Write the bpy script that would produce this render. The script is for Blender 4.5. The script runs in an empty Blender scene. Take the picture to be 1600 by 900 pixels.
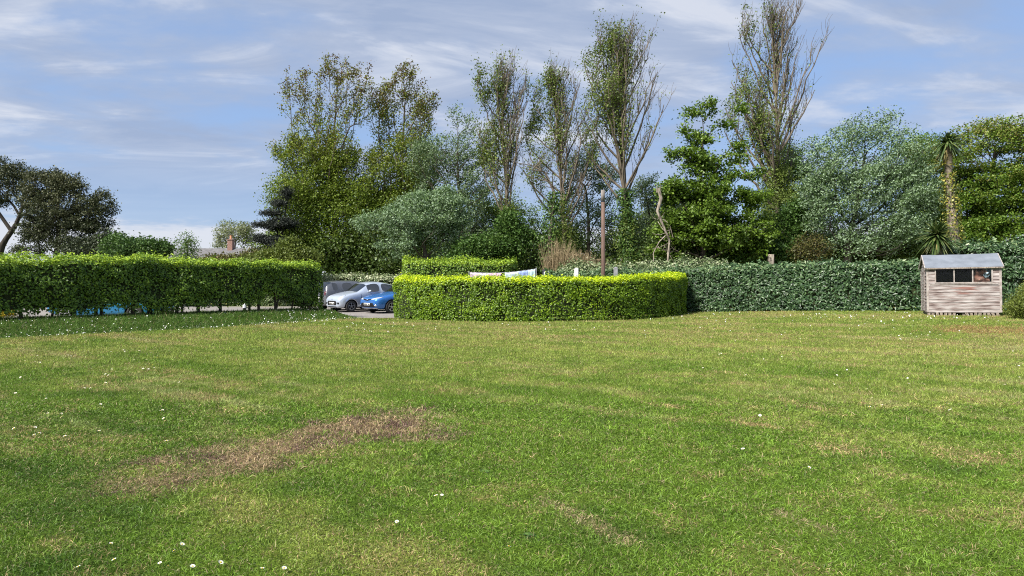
import bpy, bmesh, math, random
import numpy as np
from mathutils import Vector, Matrix
from mathutils.bvhtree import BVHTree

random.seed(7)
RNG = np.random.default_rng(11)
S = bpy.context.scene
COL = S.collection
F, HZ, EYE = 1067.0, 438.0, 1.6          # focal length in photo pixels, horizon row, eye height


# ------------------------------------------------------------------ helpers
def at(px, py, Y):
    """world point seen at photo pixel px,py when it stands Y metres ahead"""
    return np.array([(px - 800) / F * Y, Y, EYE + (HZ - py) / F * Y])


def sstep(a, b, x):
    t = np.clip((np.asarray(x, float) - a) / (b - a), 0, 1)
    return t * t * (3 - 2 * t)


def _hash(ix, iy, seed):
    n = (ix.astype(np.int64) * 374761393 + iy.astype(np.int64) * 668265263 + seed * 1442695041) & 0x7fffffff
    n = ((n ^ (n >> 13)) * 1274126177) & 0x7fffffff
    return ((n ^ (n >> 16)) & 0xffff) / 65535.0


def vnoise(x, y, seed=0):
    x = np.asarray(x, float); y = np.asarray(y, float)
    ix = np.floor(x); iy = np.floor(y); fx = x - ix; fy = y - iy
    fx = fx * fx * (3 - 2 * fx); fy = fy * fy * (3 - 2 * fy)
    a = _hash(ix, iy, seed); b = _hash(ix + 1, iy, seed); c = _hash(ix, iy + 1, seed); d = _hash(ix + 1, iy + 1, seed)
    return (a * (1 - fx) + b * fx) * (1 - fy) + (c * (1 - fx) + d * fx) * fy


def fbm(x, y, seed=0, oct=4):
    s = 0; a = 0.5; t = 0
    for k in range(oct):
        s = s + a * vnoise(np.asarray(x) * 2 ** k, np.asarray(y) * 2 ** k, seed + k * 17); t += a; a *= 0.55
    return s / t


def unit(v):
    v = np.asarray(v, float)
    return v / np.maximum(np.linalg.norm(v, axis=-1, keepdims=True), 1e-9)


def mesh_from(name, V, faces, mats=(), midx=None, attrs=None, smooth=False):
    """faces: list of (n,k) int arrays"""
    me = bpy.data.meshes.new(name)
    V = np.asarray(V, np.float32)
    me.vertices.add(len(V)); me.vertices.foreach_set('co', V.ravel())
    faces = [np.asarray(f, np.int32) for f in faces if len(f)]
    nl = sum(f.size for f in faces); npoly = sum(len(f) for f in faces)
    me.loops.add(nl); me.polygons.add(npoly)
    me.loops.foreach_set('vertex_index', np.concatenate([f.ravel() for f in faces]))
    tot = np.concatenate([np.full(len(f), f.shape[1], np.int32) for f in faces])
    start = np.concatenate([[0], np.cumsum(tot)[:-1]]).astype(np.int32)
    me.polygons.foreach_set('loop_start', start)
    if midx is not None: me.polygons.foreach_set('material_index', np.asarray(midx, np.int32))
    me.polygons.foreach_set('use_smooth', np.full(npoly, smooth))
    for m in mats: me.materials.append(m)
    for k, (typ, dom, data) in (attrs or {}).items():
        a = me.attributes.new(k, typ, dom)
        a.data.foreach_set('color' if 'COLOR' in typ else 'value', np.asarray(data, np.float32).ravel())
    me.update(calc_edges=True)
    return me


def link(name, me, parent=None, local=False):
    o = bpy.data.objects.new(name, me); COL.objects.link(o)
    if parent is not None:
        o.parent = parent
        if not local:
            b = Vector(parent.get('_base', (0, 0, 0)))
            o.location = -b
    return o


def tag(o, label, cat, group=None):
    o['label'] = label; o['category'] = cat
    if group: o['group'] = group
    return o


def thing(name, label, cat, loc=(0, 0, 0), rot=0.0, group=None):
    o = bpy.data.objects.new(name, None); COL.objects.link(o)
    o.empty_display_size = 0.2
    o.location = loc; o.rotation_euler = (0, 0, rot)
    return tag(o, label, cat, group)


def shift(me, d):
    n = len(me.vertices); a = np.empty(n * 3, np.float32); me.vertices.foreach_get('co', a)
    a = a.reshape(-1, 3) + np.asarray(d, np.float32); me.vertices.foreach_set('co', a.ravel()); me.update()
    return me


class MB:
    """small mesh collector"""
    def __init__(s): s.v = []; s.f = []
    def add(s, vs, fs):
        n = len(s.v); s.v += [tuple(v) for v in vs]; s.f += [tuple(i + n for i in f) for f in fs]; return s
    def box(s, c, d, rot=None):
        x, y, z = (q / 2 for q in d)
        vs = [Vector((i * x, j * y, k * z)) for i in (-1, 1) for j in (-1, 1) for k in (-1, 1)]
        if rot is not None: vs = [rot @ v for v in vs]
        vs = [v + Vector(c) for v in vs]
        return s.add(vs, [(0, 1, 3, 2), (4, 6, 7, 5), (0, 4, 5, 1), (2, 3, 7, 6), (0, 2, 6, 4), (1, 5, 7, 3)])
    def tube(s, pts, rad, n=8, cap=True):
        V, Fq, caps = tube_arrays(np.array(pts, float), np.broadcast_to(np.array(rad, float), (len(pts),)), n)
        b = len(s.v); s.v += [tuple(v) for v in V]; s.f += [tuple(int(i) + b for i in f) for f in Fq]
        if cap:
            s.f.append(tuple(b + i for i in range(n))[::-1]); m = len(V) - n
            s.f.append(tuple(b + m + i for i in range(n)))
        return s
    def ball(s, c, r, nu=10, nv=7):
        vs = []; fs = []
        for j in range(nv + 1):
            th = math.pi * j / nv
            for i in range(nu):
                ph = 2 * math.pi * i / nu
                vs.append((c[0] + r[0] * math.sin(th) * math.cos(ph), c[1] + r[1] * math.sin(th) * math.sin(ph), c[2] + r[2] * math.cos(th)))
        for j in range(nv):
            for i in range(nu):
                a = j * nu + i; b = j * nu + (i + 1) % nu
                fs.append((a, a + nu, b + nu, b))
        return s.add(vs, fs)
    def build(s, name, mat, parent=None, smooth=False, bevel=0):
        me = bpy.data.meshes.new(name); me.from_pydata(s.v, [], s.f); me.materials.append(mat)
        if smooth: me.polygons.foreach_set('use_smooth', [True] * len(me.polygons))
        me.update()
        o = bpy.data.objects.new(name, me); COL.objects.link(o)
        if parent is not None: o.parent = parent
        if bevel:
            m = o.modifiers.new('bevel', 'BEVEL'); m.width = bevel; m.segments = 2; m.limit_method = 'ANGLE'
        return o


def tube_arrays(P, R, n=5):
    k = len(P)
    T = np.gradient(P, axis=0); T = unit(T)
    ref = np.array([1.0, 0.2, 0.1]) if abs(T[0][2]) > 0.7 else np.array([0.1, 0.2, 1.0])
    A = unit(np.cross(T, ref)); B = np.cross(T, A)
    ang = np.arange(n) * 2 * math.pi / n
    V = P[:, None, :] + R[:, None, None] * (np.cos(ang)[None, :, None] * A[:, None, :] + np.sin(ang)[None, :, None] * B[:, None, :])
    V = V.reshape(-1, 3)
    i = np.arange(k - 1)[:, None] * n + np.arange(n)[None, :]
    j = np.arange(k - 1)[:, None] * n + (np.arange(n)[None, :] + 1) % n
    Fq = np.stack([i, j, j + n, i + n], -1).reshape(-1, 4)
    return V, Fq, None


def tubes_mesh(name, chains, mat):
    Vs = []; Fs = []; off = 0
    for P, R, n in chains:
        V, Fq, _ = tube_arrays(np.asarray(P, float), np.asarray(R, float), n)
        Vs.append(V); Fs.append(Fq + off); off += len(V)
    return mesh_from(name, np.concatenate(Vs), [np.concatenate(Fs)], [mat], smooth=True)


def leaf_arrays(P, N, L, W, dirn=None, fold=0.0):
    """kite shaped leaves; returns V,F"""
    n = len(P); N = unit(N)
    D = RNG.normal(size=(n, 3)) if dirn is None else dirn
    T = unit(D - (D * N).sum(1, keepdims=True) * N); B = np.cross(N, T)
    L = np.broadcast_to(L, (n,))[:, None]; W = np.broadcast_to(W, (n,))[:, None]
    p0 = P - T * L * .5; p2 = P + T * L * .5
    m = P - T * L * .06
    V = np.stack([p0, m + B * W * .5 - N * fold * W, p2, m - B * W * .5 - N * fold * W], 1).reshape(-1, 3)
    Fq = np.arange(n * 4).reshape(n, 4)
    return V, Fq


# ------------------------------------------------------------------ materials
def new_mat(name):
    m = bpy.data.materials.new(name); m.use_nodes = True
    nt = m.node_tree; nt.nodes.clear()
    out = nt.nodes.new('ShaderNodeOutputMaterial')
    return m, nt, out


def N(nt, typ, **kw):
    n = nt.nodes.new(typ)
    for k, v in kw.items():
        if k.startswith('i_'):
            key = k[2:]; key = int(key) if key.isdigit() else key.replace('_', ' ')
            n.inputs[key].default_value = v
        else: setattr(n, k, v)
    return n


def ramp(nt, stops):
    r = nt.nodes.new('ShaderNodeValToRGB'); e = r.color_ramp.elements
    while len(e) < len(stops): e.new(0.5)
    for q, (p, c) in zip(e, stops):
        q.position = p; q.color = (*c, 1)
    return r


def leaf_mat(name, stops, back=None, trans=0.3, rough=0.5, spec=0.35):
    m, nt, out = new_mat(name)
    a = N(nt, 'ShaderNodeAttribute', attribute_name='tone')
    r = ramp(nt, stops); nt.links.new(a.outputs['Fac'], r.inputs['Fac'])
    col = r.outputs['Color']
    if back:
        g = N(nt, 'ShaderNodeNewGeometry'); mx = N(nt, 'ShaderNodeMix', data_type='RGBA')
        mx.inputs[7].default_value = (*back, 1)
        nt.links.new(g.outputs['Backfacing'], mx.inputs[0]); nt.links.new(col, mx.inputs[6]); col = mx.outputs[2]
    p = N(nt, 'ShaderNodeBsdfPrincipled'); p.inputs['Roughness'].default_value = rough
    p.inputs['Specular IOR Level'].default_value = spec
    nt.links.new(col, p.inputs['Base Color'])
    t = N(nt, 'ShaderNodeBsdfTranslucent'); nt.links.new(col, t.inputs['Color'])
    mix = N(nt, 'ShaderNodeMixShader'); mix.inputs[0].default_value = trans
    nt.links.new(p.outputs[0], mix.inputs[1]); nt.links.new(t.outputs[0], mix.inputs[2]); nt.links.new(mix.outputs[0], out.inputs[0])
    return m


def noise_mat(name, c1, c2, scale=4.0, rough=0.8, detail=6, metal=0.0, stretch=(1, 1, 1), bump=0.0, spec=0.4, coat=0.0, obj=True, lo=0.35, hi=0.65):
    m, nt, out = new_mat(name)
    tc = N(nt, 'ShaderNodeTexCoord'); mp = N(nt, 'ShaderNodeMapping'); mp.inputs['Scale'].default_value = stretch
    nt.links.new(tc.outputs['Object'], mp.inputs[0])
    n = N(nt, 'ShaderNodeTexNoise', i_Scale=scale, i_Detail=detail); nt.links.new(mp.outputs[0], n.inputs['Vector'])
    r = ramp(nt, [(lo, c1), (hi, c2)]); nt.links.new(n.outputs['Fac'], r.inputs[0])
    p = N(nt, 'ShaderNodeBsdfPrincipled', i_Roughness=rough, i_Metallic=metal)
    p.inputs['Specular IOR Level'].default_value = spec; p.inputs['Coat Weight'].default_value = coat
    nt.links.new(r.outputs[0], p.inputs['Base Color'])
    if bump:
        b = N(nt, 'ShaderNodeBump', i_Strength=bump); nt.links.new(n.outputs['Fac'], b.inputs['Height']); nt.links.new(b.outputs[0], p.inputs['Normal'])
    nt.links.new(p.outputs[0], out.inputs[0])
    return m


def glass_mat(name, tint, clear=0.35, rough=0.03):
    m, nt, out = new_mat(name)
    t = N(nt, 'ShaderNodeBsdfTransparent'); t.inputs[0].default_value = (*tint, 1)
    g = N(nt, 'ShaderNodeBsdfPrincipled', i_Roughness=rough); g.inputs['Base Color'].default_value = (0.012, 0.014, 0.015, 1)
    g.inputs['Specular IOR Level'].default_value = 0.6
    nz = N(nt, 'ShaderNodeTexNoise', i_Scale=9.0); rr = N(nt, 'ShaderNodeMapRange')
    rr.inputs['To Min'].default_value = rough; rr.inputs['To Max'].default_value = rough + 0.08
    nt.links.new(nz.outputs['Fac'], rr.inputs[0]); nt.links.new(rr.outputs[0], g.inputs['Roughness'])
    mx = N(nt, 'ShaderNodeMixShader'); mx.inputs[0].default_value = 1 - clear
    nt.links.new(t.outputs[0], mx.inputs[1]); nt.links.new(g.outputs[0], mx.inputs[2]); nt.links.new(mx.outputs[0], out.inputs[0])
    return m


M = {}
M['bark'] = noise_mat('bark', (.055, .042, .032), (.13, .105, .08), 6, .95, stretch=(1, 1, .25), bump=.4)
M['bark_dark'] = noise_mat('bark_dark', (.022, .018, .014), (.06, .05, .04), 6, .95, stretch=(1, 1, .25), bump=.4)
M['bark_pop'] = noise_mat('bark_pop', (.085, .068, .052), (.20, .165, .125), 6, .95, stretch=(1, 1, .25), bump=.4)
M['deadwood'] = noise_mat('deadwood', (.10, .08, .065), (.36, .31, .25), 9, .9, stretch=(1, 1, .2), bump=.3)
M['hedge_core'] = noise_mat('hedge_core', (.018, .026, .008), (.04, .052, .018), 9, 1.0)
G = {}
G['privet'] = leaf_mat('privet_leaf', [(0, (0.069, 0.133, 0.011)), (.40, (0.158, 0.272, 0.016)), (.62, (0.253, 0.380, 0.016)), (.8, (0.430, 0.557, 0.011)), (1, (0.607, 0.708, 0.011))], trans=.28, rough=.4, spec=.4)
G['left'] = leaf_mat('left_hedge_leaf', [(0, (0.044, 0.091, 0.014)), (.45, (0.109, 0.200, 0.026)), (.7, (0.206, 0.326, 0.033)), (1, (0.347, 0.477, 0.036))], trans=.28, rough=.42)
G['laurel'] = leaf_mat('laurel_leaf', [(0, (0.016, 0.040, 0.016)), (.5, (0.050, 0.106, 0.038)), (.85, (0.112, 0.190, 0.073)), (1, (0.224, 0.291, 0.134))], trans=.16, rough=.42, spec=.5)
G['varieg'] = leaf_mat('variegated_leaf', [(0, (.04, .075, .025)), (.5, (.11, .17, .06)), (.8, (.28, .32, .17)), (1, (.5, .52, .36))], trans=.2, rough=.4)
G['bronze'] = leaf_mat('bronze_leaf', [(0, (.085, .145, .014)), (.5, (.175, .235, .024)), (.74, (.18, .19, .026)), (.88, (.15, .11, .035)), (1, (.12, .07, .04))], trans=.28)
G['silver'] = leaf_mat('silver_leaf', [(0, (0.061, 0.112, 0.035)), (.5, (0.121, 0.202, 0.068)), (1, (0.198, 0.292, 0.116))], back=(.26, .36, .22), trans=.28, rough=.55)
G['silver2'] = leaf_mat('silver_leaf_dark', [(0, (0.056, 0.100, 0.033)), (.5, (0.112, 0.181, 0.062)), (1, (0.188, 0.263, 0.106))], back=(.20, .27, .16), trans=.28, rough=.55)
G['poplar'] = leaf_mat('poplar_leaf', [(0, (.060, .10, .016)), (.5, (.125, .18, .030)), (1, (.22, .27, .055))], trans=.28)
G['syc'] = leaf_mat('sycamore_leaf', [(0, (0.041, 0.080, 0.009)), (.5, (0.098, 0.170, 0.018)), (1, (0.196, 0.292, 0.034))], trans=.28, rough=.42)
G['dark'] = leaf_mat('evergreen_leaf', [(0, (0.016, 0.025, 0.010)), (.5, (0.041, 0.057, 0.021)), (1, (0.092, 0.099, 0.041))], trans=.14, rough=.5)
G['conifer'] = leaf_mat('conifer_leaf', [(0, (.010, .016, .012)), (1, (.034, .042, .032))], trans=.1, rough=.6)
G['right'] = leaf_mat('right_tree_leaf', [(0, (0.038, 0.085, 0.012)), (.5, (0.100, 0.183, 0.019)), (.8, (0.164, 0.233, 0.031)), (1, (0.234, 0.214, 0.059))], trans=.28)
G['ivy'] = leaf_mat('ivy_leaf', [(0, (0.023, 0.055, 0.012)), (.6, (0.058, 0.120, 0.021)), (1, (0.130, 0.208, 0.039))], trans=.2, rough=.5, spec=.25)
G['ivyyellow'] = leaf_mat('yellow_ivy_leaf', [(0, (.05, .08, .014)), (.5, (.16, .19, .03)), (1, (.38, .32, .06))], trans=.2, rough=.4)
G['shrub'] = leaf_mat('shrub_leaf', [(0, (0.025, 0.060, 0.014)), (.5, (0.063, 0.127, 0.023)), (1, (0.138, 0.230, 0.040))], trans=.28)
G['under'] = leaf_mat('undergrowth_leaf', [(0, (0.029, 0.057, 0.013)), (.5, (0.078, 0.130, 0.023)), (1, (0.156, 0.195, 0.052))], trans=.28)
G['pale'] = leaf_mat('pale_leaf', [(0, (.12, .15, .06)), (.5, (.22, .25, .11)), (1, (.34, .36, .2))], trans=.35)
G['pale2'] = leaf_mat('light_shrub_leaf', [(0, (.04, .07, .012)), (.5, (.10, .14, .022)), (1, (.18, .22, .04))], trans=.3)
G['rust'] = leaf_mat('rust_leaf', [(0, (.06, .05, .016)), (.5, (.10, .11, .028)), (1, (.2, .10, .04))], trans=.25)
G['yellow'] = leaf_mat('yellow_leaf', [(0, (.08, .1, .01)), (.5, (.35, .30, .02)), (1, (.6, .45, .02))], trans=.25)
G['straw'] = leaf_mat('straw_blade', [(0, (.12, .085, .045)), (.5, (.26, .20, .11)), (1, (.42, .34, .21))], trans=.2, rough=.7)
G['sword'] = leaf_mat('sword_leaf', [(0, (.03, .06, .012)), (.5, (.075, .12, .03)), (.85, (.18, .20, .07)), (1, (.32, .24, .11))], trans=.18, rough=.4)
G['swordyellow'] = leaf_mat('yellow_sword_leaf', [(0, (.12, .14, .02)), (1, (.42, .36, .06))], trans=.2, rough=.4)


# ------------------------------------------------------------------ terrain
HA, HB = np.array([-15.7, 21.0]), np.array([-8.15, 29.0])         # line of the left hedge
HU = (HB - HA) / np.linalg.norm(HB - HA); HN = np.array([HU[1], -HU[0]])
HLEN = np.linalg.norm(HB - HA)


def bank_coords(x, y):
    dx = x - HA[0]; dy = y - HA[1]
    return dx * HU[0] + dy * HU[1], dx * HN[0] + dy * HN[1]      # along, towards the lawn


def terrain(x, y):
    x = np.asarray(x, float); y = np.asarray(y, float)
    z = 0.36 * sstep(4, 17, x) * sstep(9, 24, y)
    t, s = bank_coords(x, y)
    w = 2.75 - 1.0 * sstep(4, 11.5, t)
    b = np.where(s > 0, 1 - sstep(.35, 1, s / w), 1 - sstep(.9, 1.7, -s))
    b = b * (1 - sstep(HLEN - .2, HLEN + 1.5, t))
    z = z + 0.37 * b * (1 + .10 * (fbm(x * .8, y * .8, 5) - .5))
    z = z + 0.03 * (fbm(x * .35, y * .35, 9, 3) - .5) * sstep(1, 4, y)
    return z


def zt(x, y): return float(terrain(np.array([x]), np.array([y]))[0])


PARK = [(-7.75, 28.75), (-6.3, 28.55), (-4.3, 28.7), (-3.8, 30.5), (-2.2, 36.0), (-3.0, 41.2), (-48, 41.2), (-48, -8.0)]
PARK += [tuple(HA + HU * (-22) - HN * 1.75), tuple(HA + HU * (HLEN - .8) - HN * 1.75), tuple(HB + HU * .8 - HN * .9)]
PARKa = np.array(PARK)


def in_park(x, y):
    x = np.asarray(x, float); y = np.asarray(y, float); r = np.zeros(x.shape, bool)
    n = len(PARKa)
    for i in range(n):
        x1, y1 = PARKa[i]; x2, y2 = PARKa[(i + 1) % n]
        c = ((y1 > y) != (y2 > y)) & (x < (x2 - x1) * (y - y1) / ((y2 - y1) + 1e-12) + x1)
        r ^= c
    return r


def gp(px, py, z=0.0):
    """ground point under a photo pixel"""
    Y = (EYE - z) * F / (py - HZ); X = (px - 800) / F * Y
    for _ in range(4):
        zz = zt(X, Y); Y = (EYE - zz) * F / (py - HZ); X = (px - 800) / F * Y
    return X, Y


# dead / worn patches of the lawn: (x, y, rx, ry, angle, strength, kind)
def pxpatch(x0, y0, x1, y1, wid, st, kind):
    a = np.array(gp(x0, y0)); b = np.array(gp(x1, y1)); c = (a + b) / 2; d = b - a
    return (c[0], c[1], np.linalg.norm(d) / 2, wid, math.atan2(d[1], d[0]), st, kind)


PATCH = [pxpatch(190, 752, 470, 700, .62, .9, 0), pxpatch(340, 716, 540, 682, .62, .9, 0), pxpatch(400, 700, 530, 690, .5, .8, 0), pxpatch(500, 674, 705, 655, .85, 1.0, 0), pxpatch(150, 770, 330, 745, .35, .4, 0),
         pxpatch(1120, 656, 1235, 672, .09, .9, 1), pxpatch(1000, 628, 1070, 640, .12, .7, 1), pxpatch(1250, 690, 1370, 712, .25, .5, 1),
         pxpatch(850, 780, 985, 850, .07, .75, 2), pxpatch(1190, 795, 1330, 840, .06, .6, 2), pxpatch(1440, 700, 1600, 730, .3, .6, 1),
         pxpatch(1470, 520, 1640, 515, 1.2, .8, 3), pxpatch(290, 615, 350, 625, .25, .6, 1), pxpatch(340, 640, 400, 645, .2, .4, 1),
         pxpatch(1200, 622, 1330, 650, .15, .5, 1), pxpatch(1100, 580, 1165, 584, .2, .6, 1), pxpatch(830, 525, 980, 527, .5, .6, 1), pxpatch(560, 545, 760, 540, .5, .4, 1),
         pxpatch(580, 765, 640, 775, .10, .3, 1)]


def lawn_colour(x, y, stoch=False):
    mixf = (lambda f: (RNG.random(f.shape) < f * .92).astype(float)) if stoch else (lambda f: f)
    x = np.asarray(x, float); y = np.asarray(y, float)
    green = np.array([.138, .235, .026]); deep = np.array([.070, .140, .017]); lime = np.array([.305, .355, .080]); tan = np.array([.37, .29, .135])
    dry = np.array([.36, .275, .155]); straw = np.array([.38, .31, .17])
    n1 = fbm(x * .55, y * .55, 1); n2 = fbm(x * 1.9, y * 1.9, 2); n3 = fbm(x * 7, y * 7, 3, 3)
    u = x * .80 - y * .60; v = x * .60 + y * .80
    st = fbm(u * .22, v * 1.5, 4); st2 = fbm(u * .5, v * 5, 6, 3)
    d = np.hypot(x, y); left = 1 - sstep(-.62, -.30, x / np.maximum(y, .5))
    far = sstep(5.5, 17, d)
    n4 = fbm(x * 4.2, y * 4.2, 14, 3)
    ye = np.clip(.03 + .7 * (n4 - .5) + .58 * far + .85 * (n1 - .5) + .95 * (st - .5) + .55 * (n2 - .5) - .25 * left * (1 - sstep(14, 19, d)), 0, 1)
    c = green[None] * (1 - ye[:, None]) + lime[None] * ye[:, None]
    dk = np.clip(1.6 * (.52 - n2) + .7 * (.5 - st2) + .55 * left * (1 - .6 * far) + .15 * (1 - sstep(3.5, 6, d)) + .9 * (.46 - n4), 0, 1)[:, None] * (1 - .65 * far)[:, None]
    c = c * (1 - dk) + deep[None] * dk
    ta = np.clip(sstep(.58, .76, .38 * st + .27 * n2 + .45 * n3) * (.35 + .5 * far) + .30 * sstep(15, 22, d) * sstep(.40, .62, n1 * .6 + st * .4), 0, .75)[:, None]
    ta = mixf(ta)
    c = c * (1 - ta) + tan[None] * ta
    pa = (sstep(.56, .74, .5 * st + .3 * st2 + .2 * n4) * sstep(6, 9, d) * .55)[:, None]
    c = c * (1 - pa) + np.array([.33, .36, .15])[None] * pa
    for (cx, cy, rx, ry, an, s, k) in PATCH:
        dx = x - cx; dy = y - cy
        a = (dx * math.cos(an) + dy * math.sin(an)) / rx; b = (-dx * math.sin(an) + dy * math.cos(an)) / ry
        r = np.hypot(a, b) + 1.1 * (n2 - .5) + .9 * (n3 - .5) + .7 * (n4 - .5)
        f = (s * (1 - sstep(.35, 1.4, r)) * (.45 + .55 * n3 + .5 * sstep(.35, .65, fbm(x * 3.3, y * 3.3, 61, 3))))[:, None].clip(0, 1)
        colr = (dry, tan * 1.1, straw, np.array([.33, .22, .09]))[k]
        if k == 0:
            w = np.clip(sstep(.45, .75, fbm(x * 4, y * 4, 8, 3))[:, None] * .75, 0, 1); w = (RNG.random(w.shape) < w + .12).astype(float) if stoch else w
            colr = colr[None] * (1 - w) + np.array([.17, .105, .085])[None] * w
        else: colr = colr[None]
        f = mixf(f)
        c = c * (1 - f) + colr * f
    t, s = bank_coords(x, y)
    onb = ((s < 2.75 - 1.0 * sstep(4, 11.5, t)) & (t < HLEN + 1.0)).astype(float)[:, None]
    c = c * (1 - onb) + (np.array([.080, .155, .024])[None] * (.75 + .5 * n2[:, None])) * onb
    return np.clip(c, 0, 1)


# ------------------------------------------------------------------ ground, lawn, car park
def ground_mats():
    m, nt, out = new_mat('lawn_soil')
    a = N(nt, 'ShaderNodeAttribute', attribute_name='col')
    n = N(nt, 'ShaderNodeTexNoise', i_Scale=38.0, i_Detail=8.0); tc = N(nt, 'ShaderNodeTexCoord'); nt.links.new(tc.outputs['Object'], n.inputs['Vector'])
    r = ramp(nt, [(.3, (.35, .33, .3)), (.7, (1.15, 1.1, 1.0))]); nt.links.new(n.outputs['Fac'], r.inputs[0])
    mx = N(nt, 'ShaderNodeMix', data_type='RGBA', blend_type='MULTIPLY'); mx.inputs[0].default_value = 1
    nt.links.new(a.outputs['Color'], mx.inputs[6]); nt.links.new(r.outputs[0], mx.inputs[7])
    p = N(nt, 'ShaderNodeBsdfPrincipled', i_Roughness=1.0); p.inputs['Specular IOR Level'].default_value = .1
    nt.links.new(mx.outputs[2], p.inputs['Base Color'])
    b = N(nt, 'ShaderNodeBump', i_Strength=.8, i_Distance=.03); nt.links.new(n.outputs['Fac'], b.inputs['Height']); nt.links.new(b.outputs[0], p.inputs['Normal'])
    nt.links.new(p.outputs[0], out.inputs[0])
    M['soil'] = m
    m, nt, out = new_mat('grass_blade')
    a = N(nt, 'ShaderNodeAttribute', attribute_name='col')
    p = N(nt, 'ShaderNodeBsdfPrincipled', i_Roughness=.5); p.inputs['Specular IOR Level'].default_value = .3
    t = N(nt, 'ShaderNodeBsdfTranslucent'); mix = N(nt, 'ShaderNodeMixShader'); mix.inputs[0].default_value = .3
    nt.links.new(a.outputs['Color'], p.inputs['Base Color']); nt.links.new(a.outputs['Color'], t.inputs['Color'])
    nt.links.new(p.outputs[0], mix.inputs[1]); nt.links.new(t.outputs[0], mix.inputs[2]); nt.links.new(mix.outputs[0], out.inputs[0])
    M['blade'] = m


ground_mats()
M['field'] = noise_mat('field_grass', (.05, .085, .02), (.12, .14, .045), .35, 1.0, bump=.2)
M['asphalt'] = noise_mat('asphalt', (.16, .145, .135), (.25, .23, .215), 14, .9, bump=.15)

me = bpy.data.meshes.new('ground')
bmg = bmesh.new()
bmesh.ops.create_grid(bmg, x_segments=40, y_segments=40, size=900)
for v in bmg.verts: v.co.z = -0.06
bmg.to_mesh(me); bmg.free(); me.materials.append(M['field'])
o = link('ground', me); o['kind'] = 'structure'

xs = np.concatenate([np.arange(-34, -22, .5), np.arange(-22, 26, .16), np.arange(26, 40, .5)])
ys = np.concatenate([np.arange(-6, 1.5, .5), np.arange(1.5, 36, .16), np.arange(36, 60, .6)])
gx, gy = np.meshgrid(xs, ys); X = gx.ravel(); Y = gy.ravel(); Z = terrain(X, Y)
ny, nx = gx.shape
i = (np.arange(ny - 1)[:, None] * nx + np.arange(nx - 1)[None]).ravel()
Fq = np.stack([i, i + 1, i + 1 + nx, i + nx], 1)
colr = lawn_colour(X, Y) * .62
me = mesh_from('lawn', np.stack([X, Y, Z], 1), [Fq], [M['soil']], smooth=True,
               attrs={'col': ('FLOAT_COLOR', 'POINT', np.concatenate([colr, np.ones((len(X), 1))], 1))})
o = link('lawn', me); o['kind'] = 'structure'

bmg = bmesh.new()
vs = [bmg.verts.new((x, y, .024)) for x, y in PARK]
fc = bmg.faces.new(vs)
bmesh.ops.triangulate(bmg, faces=[fc])
me = bpy.data.meshes.new('car_park'); bmg.to_mesh(me); bmg.free(); me.materials.append(M['asphalt'])
o = link('car_park', me); o['kind'] = 'structure'


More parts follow.
